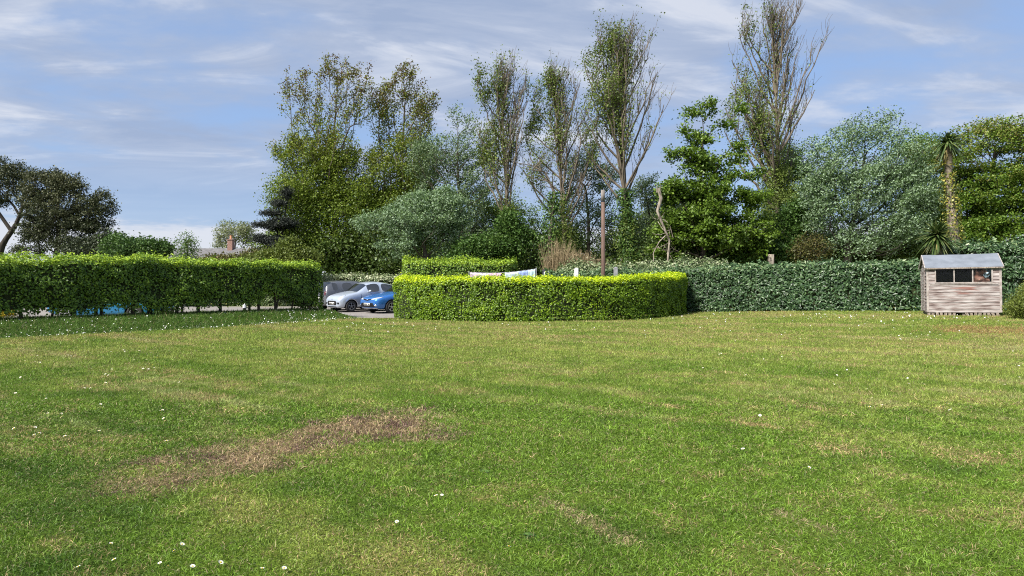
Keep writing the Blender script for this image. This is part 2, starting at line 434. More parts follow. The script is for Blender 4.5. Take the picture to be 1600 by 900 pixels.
def make_grass():
    dmin, dmax = 2.5, 36.0
    dens = lambda d: 11500 * np.minimum(1, (4.2 / d) ** 1.55)
    dd = np.linspace(dmin, dmax, 800); wid = 2 * (.78 * dd + 1.3)
    cum = np.cumsum(dens(dd) * wid) * (dd[1] - dd[0]); n = int(cum[-1])
    d = np.interp(RNG.random(n) * cum[-1], cum, dd)
    x = (RNG.random(n) * 2 - 1) * (.78 * d + 1.3)
    # the edge of the bank and lawn next to the car park stays clear of asphalt
    keep = ~in_park(x, d)
    x = x[keep]; d = d[keep]; n = len(x)
    t, s = bank_coords(x, d); keep = ~((s < -1.7) & (t < HLEN + 1)); x = x[keep]; d = d[keep]; s = s[keep]; t = t[keep]; n = len(x)
    onb = (s < 2.6) & (t < HLEN + .8)
    z = terrain(x, d) - .004
    n2 = fbm(x * 1.9, d * 1.9, 2); nh = fbm(x * .9, d * .9, 33)
    sc = d / 4.2
    h = (.018 + .022 * RNG.random(n)) * np.maximum(1, sc) ** .22 * (.65 + .8 * nh) * np.where(onb, 2.0, 1)
    lng = RNG.random(n) < .08; h = np.where(lng, h * 1.7, h)
    w = .0038 * np.maximum(1, sc) ** .82 * (.8 + .5 * RNG.random(n))
    az = RNG.random(n) * 2 * math.pi
    lean = np.abs(RNG.normal(.75, .38, n))
    T = np.stack([np.cos(az) * np.sin(lean), np.sin(az) * np.sin(lean), np.cos(lean)], 1)
    fa = RNG.random(n) * 2 * math.pi
    B = unit(np.cross(T, np.stack([np.cos(fa), np.sin(fa), .3 * np.ones(n)], 1)))
    P = np.stack([x, d, z], 1)
    c = lawn_colour(x, d, True)
    n5 = fbm(x * 11, d * 11, 44, 3); h = h * (.55 + .9 * n5); c = c * (.62 + .76 * n5)[:, None]
    br = (.45 + 1.0 * RNG.random(n))[:, None]
    c = c * br
    q = RNG.random(n)
    c = np.where((q < .085)[:, None], np.array([.30, .26, .13]) * (.6 + .7 * RNG.random(n))[:, None], c)          # dead straw blades
    c = np.where(((q > .93) & ~onb)[:, None], c * np.array([1.5, 1.35, 1.5]), c)
    c = np.clip(c, 0, .9)
    near = d < 9
    # near blades: bent, quad + tip
    def bent(m):
        p = P[m]; tt = T[m]; bb = B[m]; hh = h[m][:, None]; ww = w[m][:, None]; k = len(p)
        drop = np.array([0, 0, -1.0])[None] * hh * .22
        mid = p + tt * hh * .6; tip = p + tt * hh * 1.1 + np.stack([np.cos(az[m]), np.sin(az[m]), np.zeros(k)], 1) * hh * .18 + drop
        V = np.stack([p - bb * ww * .5, p + bb * ww * .5, mid + bb * ww * .42, mid - bb * ww * .42, tip], 1).reshape(-1, 3)
        b0 = np.arange(k) * 5
        return V, np.stack([b0, b0 + 1, b0 + 2, b0 + 3], 1), np.stack([b0 + 3, b0 + 2, b0 + 4], 1), c[m]
    V1, Q1, T1, c1 = bent(near)
    m = ~near; p = P[m]; k = len(p); hh = h[m][:, None]; ww = w[m][:, None]
    V2 = np.stack([p - B[m] * ww * .5, p + B[m] * ww * .5, p + T[m] * hh], 1).reshape(-1, 3); T2 = np.arange(k * 3).reshape(k, 3) + len(V1)
    colv = np.concatenate([c1, c1, c[m]]); colv = np.concatenate([colv, np.ones((len(colv), 1))], 1)
    me = mesh_from('grass', np.concatenate([V1, V2]), [Q1, T1, T2], [M['blade']], attrs={'col': ('FLOAT_COLOR', 'FACE', colv)})
    o = link('grass', me); o['kind'] = 'stuff'
    tag(o, 'short mown grass blades covering the lawn and the bank', 'grass')
    print('grass blades', n)


make_grass()


# ------------------------------------------------------------------ daisies and weeds
M['petal'] = noise_mat('daisy_petal', (.72, .72, .70), (.82, .82, .80), 60, .6)
M['disc'] = noise_mat('daisy_disc', (.55, .36, .02), (.7, .5, .04), 60, .7)
M['stalk'] = noise_mat('daisy_stalk', (.05, .11, .02), (.08, .15, .03), 40, .6)


def daisy_meshes():
    mp = MB(); k = 13; r = .0165
    for i in range(k):
        a = 2 * math.pi * i / k; b = math.pi / k * .86
        mp.add([(.003 * math.cos(a), .003 * math.sin(a), .045), (.7 * r * math.cos(a - b), .7 * r * math.sin(a - b), .048),
                (r * math.cos(a), r * math.sin(a), .0495), (.7 * r * math.cos(a + b), .7 * r * math.sin(a + b), .048)], [(0, 1, 2, 3)])
    a = bpy.data.meshes.new('petals'); a.from_pydata(mp.v, [], mp.f); a.materials.append(M['petal'])
    md = MB(); md.ball((0, 0, .0475), (.0055, .0055, .004), 8, 5)
    b = bpy.data.meshes.new('disc'); b.from_pydata(md.v, [], md.f); b.materials.append(M['disc'])
    ms = MB(); ms.tube([(0, 0, 0), (.002, .001, .024), (0, 0, .046)], .0012, 5)
    c = bpy.data.meshes.new('stalk'); c.from_pydata(ms.v, [], ms.f); c.materials.append(M['stalk'])
    whole = bpy.data.meshes.new('daisy'); V = mp.v + md.v; o1 = len(mp.v)
    whole.from_pydata(V, [], mp.f + [tuple(i + o1 for i in f) for f in md.f]); whole.materials.append(M['petal']); whole.materials.append(M['disc'])
    whole.polygons.foreach_set('material_index', [0] * len(mp.f) + [1] * len(md.f))
    return a, b, c, whole


def daisies():
    ma, mb, mc, mw = daisy_meshes()
    near = [(280, 858), (277, 866), (252, 886), (263, 893), (299, 893), (339, 886), (171, 856), (705, 751), (690, 779), (683, 782), (621, 820), (793, 864), (183, 882), (441, 896), (408, 897), (126, 893), (348, 820)]
    nl = ['single white daisy in the grass near the bottom edge, {}'] 
    place = []
    for px, py in near: place.append((*gp(px, py), .86, 'near'))
    mids = [(1301, 603), (1356, 612), (1303, 626), (1358, 641), (1482, 650), (1489, 646), (1163, 709), (1099, 578), (1167, 590), (1260, 735), (1470, 582), (1535, 579), (1410, 590), (1560, 603)]
    for px, py in mids: place.append((*gp(px, py), 1.1, 'mid'))
    def scatter(k, x0, x1, y0, y1, sc, zone, clump=0):
        c = []
        while len(c) < k:
            px = random.uniform(x0, x1); py = y0 + (y1 - y0) * random.random() ** 1.5
            m = 1 if not clump else random.randint(1, clump)
            for _ in range(m):
                x, y = gp(px + random.gauss(0, 7), py + random.gauss(0, 1.5)); c.append((x, y, sc, zone))
        return c
    place += scatter(75, 5, 290, 548, 705, 1.0, 'left', 3)
    place += scatter(45, 1000, 1595, 545, 660, 1.0, 'right', 2)
    bank = []
    for _ in range(520):                                             # bank: foot line and drifts
        if random.random() < .55:
            t = random.uniform(-7.5, HLEN + 1.0); w = 2.75 - 1.0 * float(sstep(4, 11.5, t)); s = w + random.gauss(-.15, .22)
        else:
            t = random.choice([random.gauss(1.5, 1.6), random.gauss(-1.5, 1.2), random.gauss(9.2, .6), random.uniform(-6, HLEN)]); s = random.uniform(.4, 2.6)
        p = HA + HU * t + HN * s; bank.append((p[0], p[1], random.uniform(.45, .95), 'bank'))
    farl = []
    for _ in range(190):
        px = random.uniform(1000, 1560); py = random.choice([random.uniform(487, 500), random.uniform(495, 535)]); x, y = gp(px, py); farl.append((x, y, random.uniform(.5, 1.0), 'far'))
    for _ in range(60):
        px = random.uniform(480, 1000); py = random.uniform(504, 520); x, y = gp(px, py); farl.append((x, y, random.uniform(.5, .9), 'far'))
    allp = [p for p in place + bank + farl if not bool(in_park(np.array([p[0]]), np.array([p[1]]))[0])]
    allp.sort(key=lambda p: (math.hypot(p[0], p[1]) / p[2]))
    lab = {'near': 'small white daisy open in the closest rough grass of the lawn',
           'mid': 'white daisy standing alone in the dry grass right of the middle of the lawn',
           'left': 'little white daisy in the darker green lawn on the left',
           'right': 'little white daisy in the lawn between the middle and the shed',
           'bank': 'white daisy in the drift on the grass bank under the left hedge',
           'far': 'white daisy in the lawn in front of the far hedges'}
    grp = {'near': 'daisies in the closest grass', 'mid': 'daisies in the dry grass', 'left': 'daisies in the left lawn', 'right': 'daisies in the right lawn', 'bank': 'daisies on the bank', 'far': 'daisies by the far hedges'}
    for q, (x, y, sc, zone) in enumerate(allp[:300]):
        z = zt(x, y); a = random.uniform(0, 6.28)
        if q < 24:
            e = thing('daisy', lab[zone], 'daisy', (x, y, z - .008), a, grp[zone])
            e.rotation_euler = (random.gauss(.25, .2), random.gauss(0, .2), a); e.scale = (sc * random.uniform(.85, 1.15),) * 3
            for nm, mm in (('petals', ma), ('disc', mb), ('stalk', mc)): link(nm, mm, e, True)
        else:
            e = link('daisy', mw); e.location = (x, y, z - .008); e.rotation_euler = (random.gauss(.35, .25), random.gauss(0, .25), a)
            e.scale = (sc * random.uniform(.85, 1.2),) * 3; tag(e, lab[zone], 'daisy', grp[zone])
    rest = MB()
    for (x, y, sc, zone) in allp[300:]:
        z = zt(x, y) + .035; r = .022 * sc * random.uniform(.7, 1.2); tx = random.gauss(0, .35); ty = random.gauss(-.5, .35)
        vs = [(x + r * math.cos(a), y + r * math.sin(a), z + r * (tx * math.cos(a) + ty * math.sin(a)) * -1) for a in np.arange(7) * 2 * math.pi / 7]
        rest.add(vs + [(x, y, z + r * .3)], [(i, (i + 1) % 7, 7) for i in range(7)])
    o = rest.build('distant_daisies', M['petal']); o['kind'] = 'stuff'
    tag(o, 'specks of white daisies spread over the bank and far lawn', 'daisies')


daisies()


def sword_rosette(c, n, L, W, up=(.1, 1.2), droop=.5, tone=(0, 1), seg=4, flat=1.0):
    """drooping sword leaves as one mesh"""
    Vs = []; Fs = []; tn = []; off = 0
    for k in range(n):
        az = random.uniform(0, 2 * math.pi); el = random.uniform(*up); l = L * random.uniform(.75, 1.1); dr = droop * random.uniform(.5, 1.3)
        d = np.array([math.cos(az) * math.cos(el), math.sin(az) * math.cos(el), math.sin(el)]); b = unit(np.array([-math.sin(az), math.cos(az), 0.0]))
        for i in range(seg + 1):
            t = i / seg; p = np.array(c) + d * l * t + np.array([0, 0, -1]) * dr * l * t * t
            w = W * (.5 + 1.0 * min(t * 3, 1)) * (1 - t ** 2.5) * .7 + .002
            nrm = unit(np.cross(b, d)); Vs += [p - b * w / 2, p - nrm * w * .25, p + b * w / 2]
        for i in range(seg):
            a = off + i * 3; Fs += [(a, a + 1, a + 4, a + 3), (a + 1, a + 2, a + 5, a + 4)]; tt = random.uniform(*tone); tn += [tt, tt]
        off += 3 * (seg + 1)
    return np.array(Vs), np.array(Fs), np.array(tn)


for px, py, s, lab in [(185, 505, .30, 'broad leaved green weed in the middle of the grass bank'), (246, 499, .30, 'spiky green weed on the bank below the blue car'),
                       (828, 838, .07, 'flat dark green weed rosette in the lawn near the centre bottom'), (758, 737, .07, 'flat dark plantain rosette in the middle of the lawn'), (600, 690, .05, 'little weed rosette at the end of the dry patch')][:4]:
    x, y = gp(px, py); z = zt(x, y)
    V, Fc, tn = sword_rosette((x, y, z + .01), 16 if s > .2 else 9, s, s * .28, (.05, .8) if s > .2 else (.03, .25), .35)
    me = mesh_from('weed', V - np.array([x, y, z]), [Fc], [G['shrub']], attrs={'tone': ('FLOAT', 'FACE', tn)}); o = link('weed', me); o.location = (x, y, z); tag(o, lab, 'weed', 'weeds in the grass')


# ------------------------------------------------------------------ hedges
def resample(P, step):
    P = np.array(P, float); seg = np.linalg.norm(np.diff(P, axis=0), axis=1); s = np.concatenate([[0], np.cumsum(seg)]); n = max(3, int(s[-1] / step) + 1)
    q = np.linspace(0, s[-1], n); return np.stack([np.interp(q, s, P[:, k]) for k in range(2)], 1), s[-1]


def smooth_path(P, it=3):
    P = np.array(P, float)
    for _ in range(it):
        Q = [P[0]]
        for a, b in zip(P[:-1], P[1:]): Q += [a * .75 + b * .25, a * .25 + b * .75]
        Q.append(P[-1]); P = np.array(Q)
    return P


def hedge_mesh(name, path, half, top, bottom, mat, dens, L, W, tonef, bump=.09, core_inset=.16, sprout=0, roundr=.25, seed=0):
    """leaf covered hedge along a ground path; top/bottom are functions of distance (m) giving height above the ground"""
    P, ln = resample(path, .25); k = len(P)
    T = unit(np.gradient(P, axis=0)); Nn = np.stack([T[:, 1], -T[:, 0]], 1); s = np.linspace(0, ln, k)
    gz = terrain(P[:, 0], P[:, 1]); tz = gz + np.array([top(v) for v in s]); bz = gz + np.array([bottom(v) for v in s])
    def surf(si, u, ins):
        """si distance along, u in [0,1] around the section (front, top, back), ins depth below the skin"""
        px = np.interp(si, s, P[:, 0]); py = np.interp(si, s, P[:, 1]); nx = np.interp(si, s, Nn[:, 0]); ny = np.interp(si, s, Nn[:, 1]); z1 = np.interp(si, s, tz); z0 = np.interp(si, s, bz)
        tx = -ny; ty = nx
        Hh = z1 - z0; per = 2 * Hh + 2 * half; l = u * per
        e = np.minimum(si, ln - si); hw = half * np.sqrt(np.clip(1 - np.clip(1 - e / (half * .9), 0, 1) ** 2.4, .0, 1)) + .02
        a = np.where(l < Hh, 1.0, np.where(l < Hh + 2 * half, 1 - (l - Hh) / half, -1.0))
        zz = np.where(l < Hh, z0 + l, np.where(l < Hh + 2 * half, z1, z1 - (l - Hh - 2 * half)))
        # round the top edges
        q = np.clip((zz - (z1 - roundr)) / roundr, 0, 1); aa = np.abs(a)
        edge = np.clip((aa - (1 - roundr / half)) / (roundr / half), 0, 1)
        onTop = (l >= Hh) & (l < Hh + 2 * half)
        zz = np.where(onTop, zz - roundr * .45 * edge ** 2, zz); off = np.where(onTop, a * hw, np.sign(a) * (hw - roundr * .35 * q ** 2))
        n_ = np.where(onTop[:, None], np.stack([nx * a * .3, ny * a * .3, np.ones_like(a)], 1), np.stack([nx * np.sign(a), ny * np.sign(a), .55 * q], 1))
        endf = np.clip(1 - e / (half * .8), 0, 1)[:, None]; sg = np.where(si < ln / 2, -1.0, 1.0)[:, None]
        n_ = n_ * (1 - .6 * endf) + np.stack([-ny * 0 + np.interp(si, s, T[:, 0]), np.interp(si, s, T[:, 1]), np.zeros_like(a)], 1) * sg * endf * .9
        n_ = unit(n_)
        bmp = bump * 2 * (fbm(si * 1.6 + u * 3.1, zz * 1.8 + a * 1.3, seed, 3) - .5)
        p = np.stack([px + nx * off, py + ny * off, zz], 1) + n_ * (bmp - ins)[:, None]
        return p, n_, (zz - z0) / np.maximum(Hh, .01), onTop
    Hm = float(np.mean(tz - bz)); area = ln * (2 * Hm + 2 * half); n = int(area * dens)
    si = RNG.random(n) * ln; u = RNG.random(n); ins = RNG.exponential(.055, n) - .02 ; ins = np.minimum(ins, core_inset)
    # end caps get leaves too
    ne = int(n * .02 + 2 * half * Hm * dens * .5); se = np.where(RNG.random(ne) < .5, RNG.random(ne) ** 2 * half * .35, ln - RNG.random(ne) ** 2 * half * .35)
    si = np.concatenate([si, se]); u = np.concatenate([u, RNG.random(ne)]); ins = np.concatenate([ins, RNG.random(ne) * .1]); n = len(si)
    p, nn, hrel, ont = surf(si, u, ins)
    if sprout:
        m = ont & (RNG.random(n) < .5); p[m, 2] += np.abs(RNG.normal(0, sprout, m.sum())) * (.3 + 1.2 * fbm(si[m] * 2.2, si[m] * 0, seed + 3, 3))
    ragged = (hrel < .14) & (RNG.random(n) < .6); p[ragged, 2] += RNG.normal(-.02, .08, ragged.sum())
    thin = fbm(si * 1.9 + 11, hrel * 2.2 + u * 1.2, seed + 9, 3); keep = ~((thin > .60) & (RNG.random(n) < .62) & (hrel < .9))
    shoot = ont & (RNG.random(n) < .012); p[shoot, 2] += RNG.random(shoot.sum()) * .16
    p, nn, hrel, ont, si = p[keep], nn[keep], hrel[keep], ont[keep], si[keep]; n = len(p)
    nor = unit(nn + RNG.normal(0, .55, (n, 3)) + np.array([0, 0, .25]))
    l = L * (.65 + .7 * RNG.random(n)); w = W * (.65 + .7 * RNG.random(n))
    tone = np.clip(tonef(hrel, ont, n, p), 0, 1)
    V, Fq = leaf_arrays(p, nor, l, w, fold=.12)
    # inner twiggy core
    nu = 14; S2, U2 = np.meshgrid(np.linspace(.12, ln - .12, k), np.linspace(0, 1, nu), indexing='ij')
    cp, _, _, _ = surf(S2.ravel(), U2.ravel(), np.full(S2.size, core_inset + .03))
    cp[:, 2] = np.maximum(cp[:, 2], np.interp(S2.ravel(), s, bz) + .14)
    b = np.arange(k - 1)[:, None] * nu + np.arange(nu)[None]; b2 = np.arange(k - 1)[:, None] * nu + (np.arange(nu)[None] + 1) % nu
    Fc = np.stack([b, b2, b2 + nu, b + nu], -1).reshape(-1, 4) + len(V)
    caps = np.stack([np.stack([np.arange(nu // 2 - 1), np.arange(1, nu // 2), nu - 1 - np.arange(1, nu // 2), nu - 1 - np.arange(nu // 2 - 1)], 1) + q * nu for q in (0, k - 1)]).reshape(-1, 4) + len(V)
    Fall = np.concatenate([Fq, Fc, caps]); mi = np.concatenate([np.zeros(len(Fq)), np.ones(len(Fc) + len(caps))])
    return mesh_from(name, np.concatenate([V, cp]), [Fall], [mat, M['hedge_core']], mi, {'tone': ('FLOAT', 'FACE', np.concatenate([tone, np.zeros(len(Fc) + len(caps))]))})


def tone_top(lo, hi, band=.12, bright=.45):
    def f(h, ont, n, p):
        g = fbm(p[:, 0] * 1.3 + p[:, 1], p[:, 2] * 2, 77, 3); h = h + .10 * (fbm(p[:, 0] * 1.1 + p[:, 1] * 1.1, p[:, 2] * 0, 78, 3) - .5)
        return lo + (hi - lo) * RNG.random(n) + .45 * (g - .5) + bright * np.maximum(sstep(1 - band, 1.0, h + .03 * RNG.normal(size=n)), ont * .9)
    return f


# left hedge, along the crest of the bank, its foot bare so the stems show
hp = [HA + HU * t for t in np.arange(-12, HLEN - .6, 1.0)] + [HA + HU * (HLEN - .08)]
def lbot(s):
    t = s - 12
    v = .42 + .30 * (vnoise(np.array([t * .9]), np.array([0.]), 3)[0] - .5) * 2 + .22 * (vnoise(np.array([t * 3.1]), np.array([3.]), 4)[0] - .5)
    return max(.03, v * (1 - float(sstep(HLEN - 1.1, HLEN - .5, t))) + .03)
def ltop(s):
    t = s - 12
    return 1.90 + .08 * (vnoise(np.array([t * .7]), np.array([9.]), 6)[0] - .5) + .10 * math.exp(-((t - 4.2) / .7) ** 2)
lh = thing('hedge', 'tall bright green clipped hedge with bare stems on the grass bank', 'hedge', (HA[0], HA[1], zt(*HA)))
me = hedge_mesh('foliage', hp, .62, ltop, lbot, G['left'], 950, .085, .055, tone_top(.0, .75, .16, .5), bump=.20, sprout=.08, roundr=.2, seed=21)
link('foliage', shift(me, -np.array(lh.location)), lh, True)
for px in (32, 80, 116, 152, 158, 206, 237, 274, 281, 310, 345, 390, 400, 430, 452, 476):
    # where the sight line through this column meets the hedge line
    r = (px - 800) / F; t = (r * HA[1] - HA[0]) / (HU[0] - r * HU[1]); p = HA + HU * t + HN * random.uniform(-.15, .3)
    z = zt(*p); ch = []
    a = np.array([p[0], p[1], z - .05])
    for q in range(random.choice([1, 2, 2])):
        d = np.array([random.gauss(0, .10), random.gauss(0, .06), 0]); rr = random.uniform(.028, .05)
        ch.append(([a + d * .4 * q, a + d * .5 + [0, 0, .4], a + d * 1.2 + [0, 0, .85]], [rr * 1.25, rr, rr * .75], 6))
        ch.append(([a + d * .5 + [0, 0, .35], a + d * .5 + [random.gauss(0, .15), random.gauss(0, .1), .8]], [rr * .5, rr * .3], 5))
    me = tubes_mesh('stem', ch, M['bark']); link('stem', shift(me, -np.array(lh.location)), lh, True)

# middle hedge: clipped arc round the drying green
front = [(-4.55, 31.2), (-5.05, 30.0), (-4.95, 28.6), (-4.2, 27.6), (-2.4, 26.75), (0, 26.35), (2.6, 26.6), (5.2, 27.7), (7.1, 29.5), (8.15, 31.6), (8.2, 33.4)]
fpath = smooth_path(front, 3)
T = unit(np.gradient(fpath, axis=0)); inner = fpath - np.stack([T[:, 1], -T[:, 0]], 1) * .55
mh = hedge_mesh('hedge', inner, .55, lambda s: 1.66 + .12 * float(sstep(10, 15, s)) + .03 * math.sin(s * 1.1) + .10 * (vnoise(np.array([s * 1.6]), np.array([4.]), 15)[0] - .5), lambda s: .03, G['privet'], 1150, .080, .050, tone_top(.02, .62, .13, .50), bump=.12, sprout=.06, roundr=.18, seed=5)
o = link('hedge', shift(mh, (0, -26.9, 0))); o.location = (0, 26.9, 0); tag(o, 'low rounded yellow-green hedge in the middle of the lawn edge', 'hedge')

# right hedge
rp = smooth_path([(1.8, 37.2), (8.6, 32.9), (16.2, 28.2), (17.6, 27.6)], 2)
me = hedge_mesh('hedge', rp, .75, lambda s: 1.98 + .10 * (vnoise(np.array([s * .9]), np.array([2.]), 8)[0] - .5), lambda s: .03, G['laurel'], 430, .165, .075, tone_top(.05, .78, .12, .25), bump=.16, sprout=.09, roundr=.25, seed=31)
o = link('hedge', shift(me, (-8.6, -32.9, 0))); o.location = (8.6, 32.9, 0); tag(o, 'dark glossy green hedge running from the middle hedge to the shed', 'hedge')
rp = smooth_path([(17.9, 29.0), (20.0, 27.6), (23.5, 26.8), (27, 26.2)], 2)
me = hedge_mesh('hedge', rp, .9, lambda s: 2.75 + .25 * (vnoise(np.array([s * .9]), np.array([2.]), 9)[0] - .5), lambda s: .05, G['laurel'], 430, .15, .075, tone_top(.0, .7, .15, .3), bump=.25, sprout=.12, roundr=.35, seed=41)
o = link('hedge', shift(me, (-20, -27.6, 0))); o.location = (20, 27.6, 0); tag(o, 'taller loose dark hedge rising behind the right side of the shed', 'hedge')
# bright hedge behind the washing line
rp = [(-6.2, 39.0), (-3, 38.6), (.3, 38.2)]
me = hedge_mesh('hedge', rp, .8, lambda s: 2.62 + .12 * (vnoise(np.array([s * 1.1]), np.array([5.]), 9)[0] - .5), lambda s: .03, G['left'], 420, .12, .075, tone_top(.12, .7, .15, .45), bump=.12, sprout=.14, roundr=.25, seed=51)
o = link('hedge', shift(me, (3, -38.6, 0))); o.location = (-3, 38.6, 0); tag(o, 'bright green hedge standing behind the washing line', 'hedge')
rp = [(-30, 43.2), (-12, 43.0), (-6.0, 42.6)]
me = hedge_mesh('hedge', rp, .7, lambda s: 1.86 + .15 * (vnoise(np.array([s * .8]), np.array([5.]), 19)[0] - .5), lambda s: .03, G['varieg'], 330, .13, .085, tone_top(.1, .85, .2, .25), bump=.15, sprout=.1, roundr=.25, seed=61)
o = link('hedge', shift(me, (12, -43, 0))); o.location = (-12, 43, 0); tag(o, 'pale variegated hedge along the far side of the car park behind the cars', 'hedge')
rp = [(2.6, 39.2), (6, 37.6), (11, 35.0)]
me = hedge_mesh('hedge', rp, .8, lambda s: 2.30 + .35 * (vnoise(np.array([s * .8]), np.array([5.]), 29)[0] - .5), lambda s: .03, G['varieg'], 300, .15, .09, tone_top(.0, .72, .2, .2), bump=.25, sprout=.18, roundr=.35, seed=71)
o = link('hedge', shift(me, (-6, -37.6, 0))); o.location = (6, 37.6, 0); tag(o, 'shaggy pale leaved hedge behind the wooden pole', 'hedge')


# ------------------------------------------------------------------ trees
def span(trunk, pts, bf=.35, down=1.6, zs=1.0):
    """balanced spanning tree from a trunk polyline to the points; returns nodes, parents"""
    tr = []
    for a, b in zip(trunk[:-1], trunk[1:]):
        m = max(2, int(np.linalg.norm(b - a) / .5))
        for i in range(m): tr.append(a + (b - a) * i / m)
    tr.append(trunk[-1]); tr = np.array(tr)
    par = [-1] + list(range(len(tr) - 1)); nodes = list(tr); plen = [0.0]
    for i in range(1, len(tr)): plen.append(plen[-1] + np.linalg.norm(tr[i] - tr[i - 1]))
    Q = np.array(pts); n = len(Q); best = np.full(n, 1e9); bp = np.zeros(n, int)
    def upd(i):
        d = Q - nodes[i]; w = np.where(d[:, 2] < 0, down, 1.0); dz = d * np.array([1, 1, zs])
        c = np.linalg.norm(dz, axis=1) * w + bf * plen[i]
        m = c < best; best[m] = c[m]; bp[m] = i
    lowest = max(2, int(len(tr) * .25))
    for i in range(lowest, len(tr)): upd(i)
    done = np.zeros(n, bool)
    for _ in range(n):
        j = int(np.argmin(np.where(done, 1e9, best))); done[j] = True
        p = bp[j]; nodes.append(Q[j]); par.append(p); plen.append(plen[p] + np.linalg.norm(Q[j] - nodes[p])); upd(len(nodes) - 1)
    return np.array(nodes), np.array(par), len(tr)


def chains_of(nodes, par, r0, rmin, power=.5):
    n = len(nodes); cnt = np.ones(n)
    kids = [[] for _ in range(n)]
    for i in range(n - 1, 0, -1):
        kids[par[i]].append(i)
    order = []; st = [0]
    while st:
        i = st.pop(); order.append(i); st += kids[i]
    for i in reversed(order):
        if par[i] >= 0: cnt[par[i]] += cnt[i]
    rad = np.maximum(rmin, r0 * (cnt / cnt[0]) ** power)
    ch = []; heads = [(0, None)]
    while heads:
        i, p = heads.pop(); pts = [] if p is None else [p]; c = i; pts.append(c)
        while kids[c]:
            ks = sorted(kids[c], key=lambda q: -cnt[q])
            for q in ks[1:]: heads.append((q, c))
            c = ks[0]; pts.append(c)
        if len(pts) < 2: continue
        P = nodes[pts].copy(); R = rad[pts].copy()
        if p is not None: R[0] = min(R[0], R[1] * 1.15)
        if len(P) > 2: P[1:-1] = P[1:-1] * .6 + (P[:-2] + P[2:]) * .2
        R[-1] *= .6
        ch.append((P, R, 9 if R.max() > .12 else (6 if R.max() > .05 else 4)))
    return ch, cnt, rad


def lobe_points(Y, lobes, n, shell=2.4, depth=.8):
    vols = np.array([l[2] * l[3] * (l[4] if len(l) > 4 else 1) for l in lobes], float); cnts = np.maximum(6, (n * vols / vols.sum()).astype(int)); out = []
    for l, c in zip(lobes, cnts):
        cc = at(l[0], l[1], Y); rx = l[2] / F * Y; rz = l[3] / F * Y; dy = (l[5] if len(l) > 5 else 0)
        d = unit(RNG.normal(size=(c, 3))); r = RNG.random(c) ** (1 / shell)
        out.append(cc + np.array([0, dy, 0]) + d * r[:, None] * np.array([rx, rx * depth, rz]))
    return np.concatenate(out)


def cluster_leaves(C, per, sig, L, W, tonef, mat, name, nbias=(0, 0, .5), dirn=None, clump_tone=.35, droop=0.0, streak=None):
    k = RNG.poisson(np.asarray(per) * 1.8 * np.ones(len(C))); L = L * .76; W = W * .76
    idx = np.repeat(np.arange(len(C)), k); n = len(idx)
    sg = (sig(C)[idx][:, None] * np.array([1, 1.1, .75])) if callable(sig) else (np.array(sig) if np.ndim(sig) else np.array([sig, sig, sig * .75]))
    P = C[idx] + RNG.normal(size=(n, 3)) * sg
    if streak is not None: P += unit(np.array(streak[0]))[None] * (RNG.random(n) * 2 - .9)[:, None] * streak[1]
    P[:, 2] = np.maximum(P[:, 2], .05)
    nor = RNG.normal(size=(n, 3)) + np.array(nbias)
    ct = RNG.random(len(C))[idx]
    tone = np.clip(tonef(P) + clump_tone * (ct - .5) + .45 * (RNG.random(n) - .5), 0, 1)
    dv = None
    if dirn is not None: dv = RNG.normal(size=(n, 3)) * .8 + np.array(dirn)
    V, Fq = leaf_arrays(P, nor, L * (.6 + .8 * RNG.random(n)), W * (.6 + .8 * RNG.random(n)), dv, fold=.08)
    return mesh_from(name, V, [Fq], [mat], attrs={'tone': ('FLOAT', 'FACE', tone)})


def ivy_on(P, R, n, mat, spread, L=.14, name='ivy'):
    """leaves clothing a trunk polyline"""
    P = np.array(P); R = np.array(R); t = RNG.random(n) * (len(P) - 1); i = t.astype(int); f = (t - i)[:, None]
    c = P[i] * (1 - f) + P[np.minimum(i + 1, len(P) - 1)] * f; r = (R[i] * (1 - f[:, 0]) + R[np.minimum(i + 1, len(P) - 1)] * f[:, 0])
    a = RNG.random(n) * 2 * math.pi; rr = r + np.abs(RNG.normal(0, spread, n)) * (.3 + 1.4 * fbm(c[:, 2] * 1.4, a * .9, 12, 3))
    d = np.stack([np.cos(a), np.sin(a), np.zeros(n)], 1); p = c + d * rr[:, None]
    V, Fq = leaf_arrays(p, d + RNG.normal(0, .5, (n, 3)) + np.array([0, 0, .3]), L * (.6 + .7 * RNG.random(n)), L * .8 * (.6 + .7 * RNG.random(n)))
    return mesh_from(name, V, [Fq], [mat], attrs={'tone': ('FLOAT', 'FACE', RNG.random(n))})


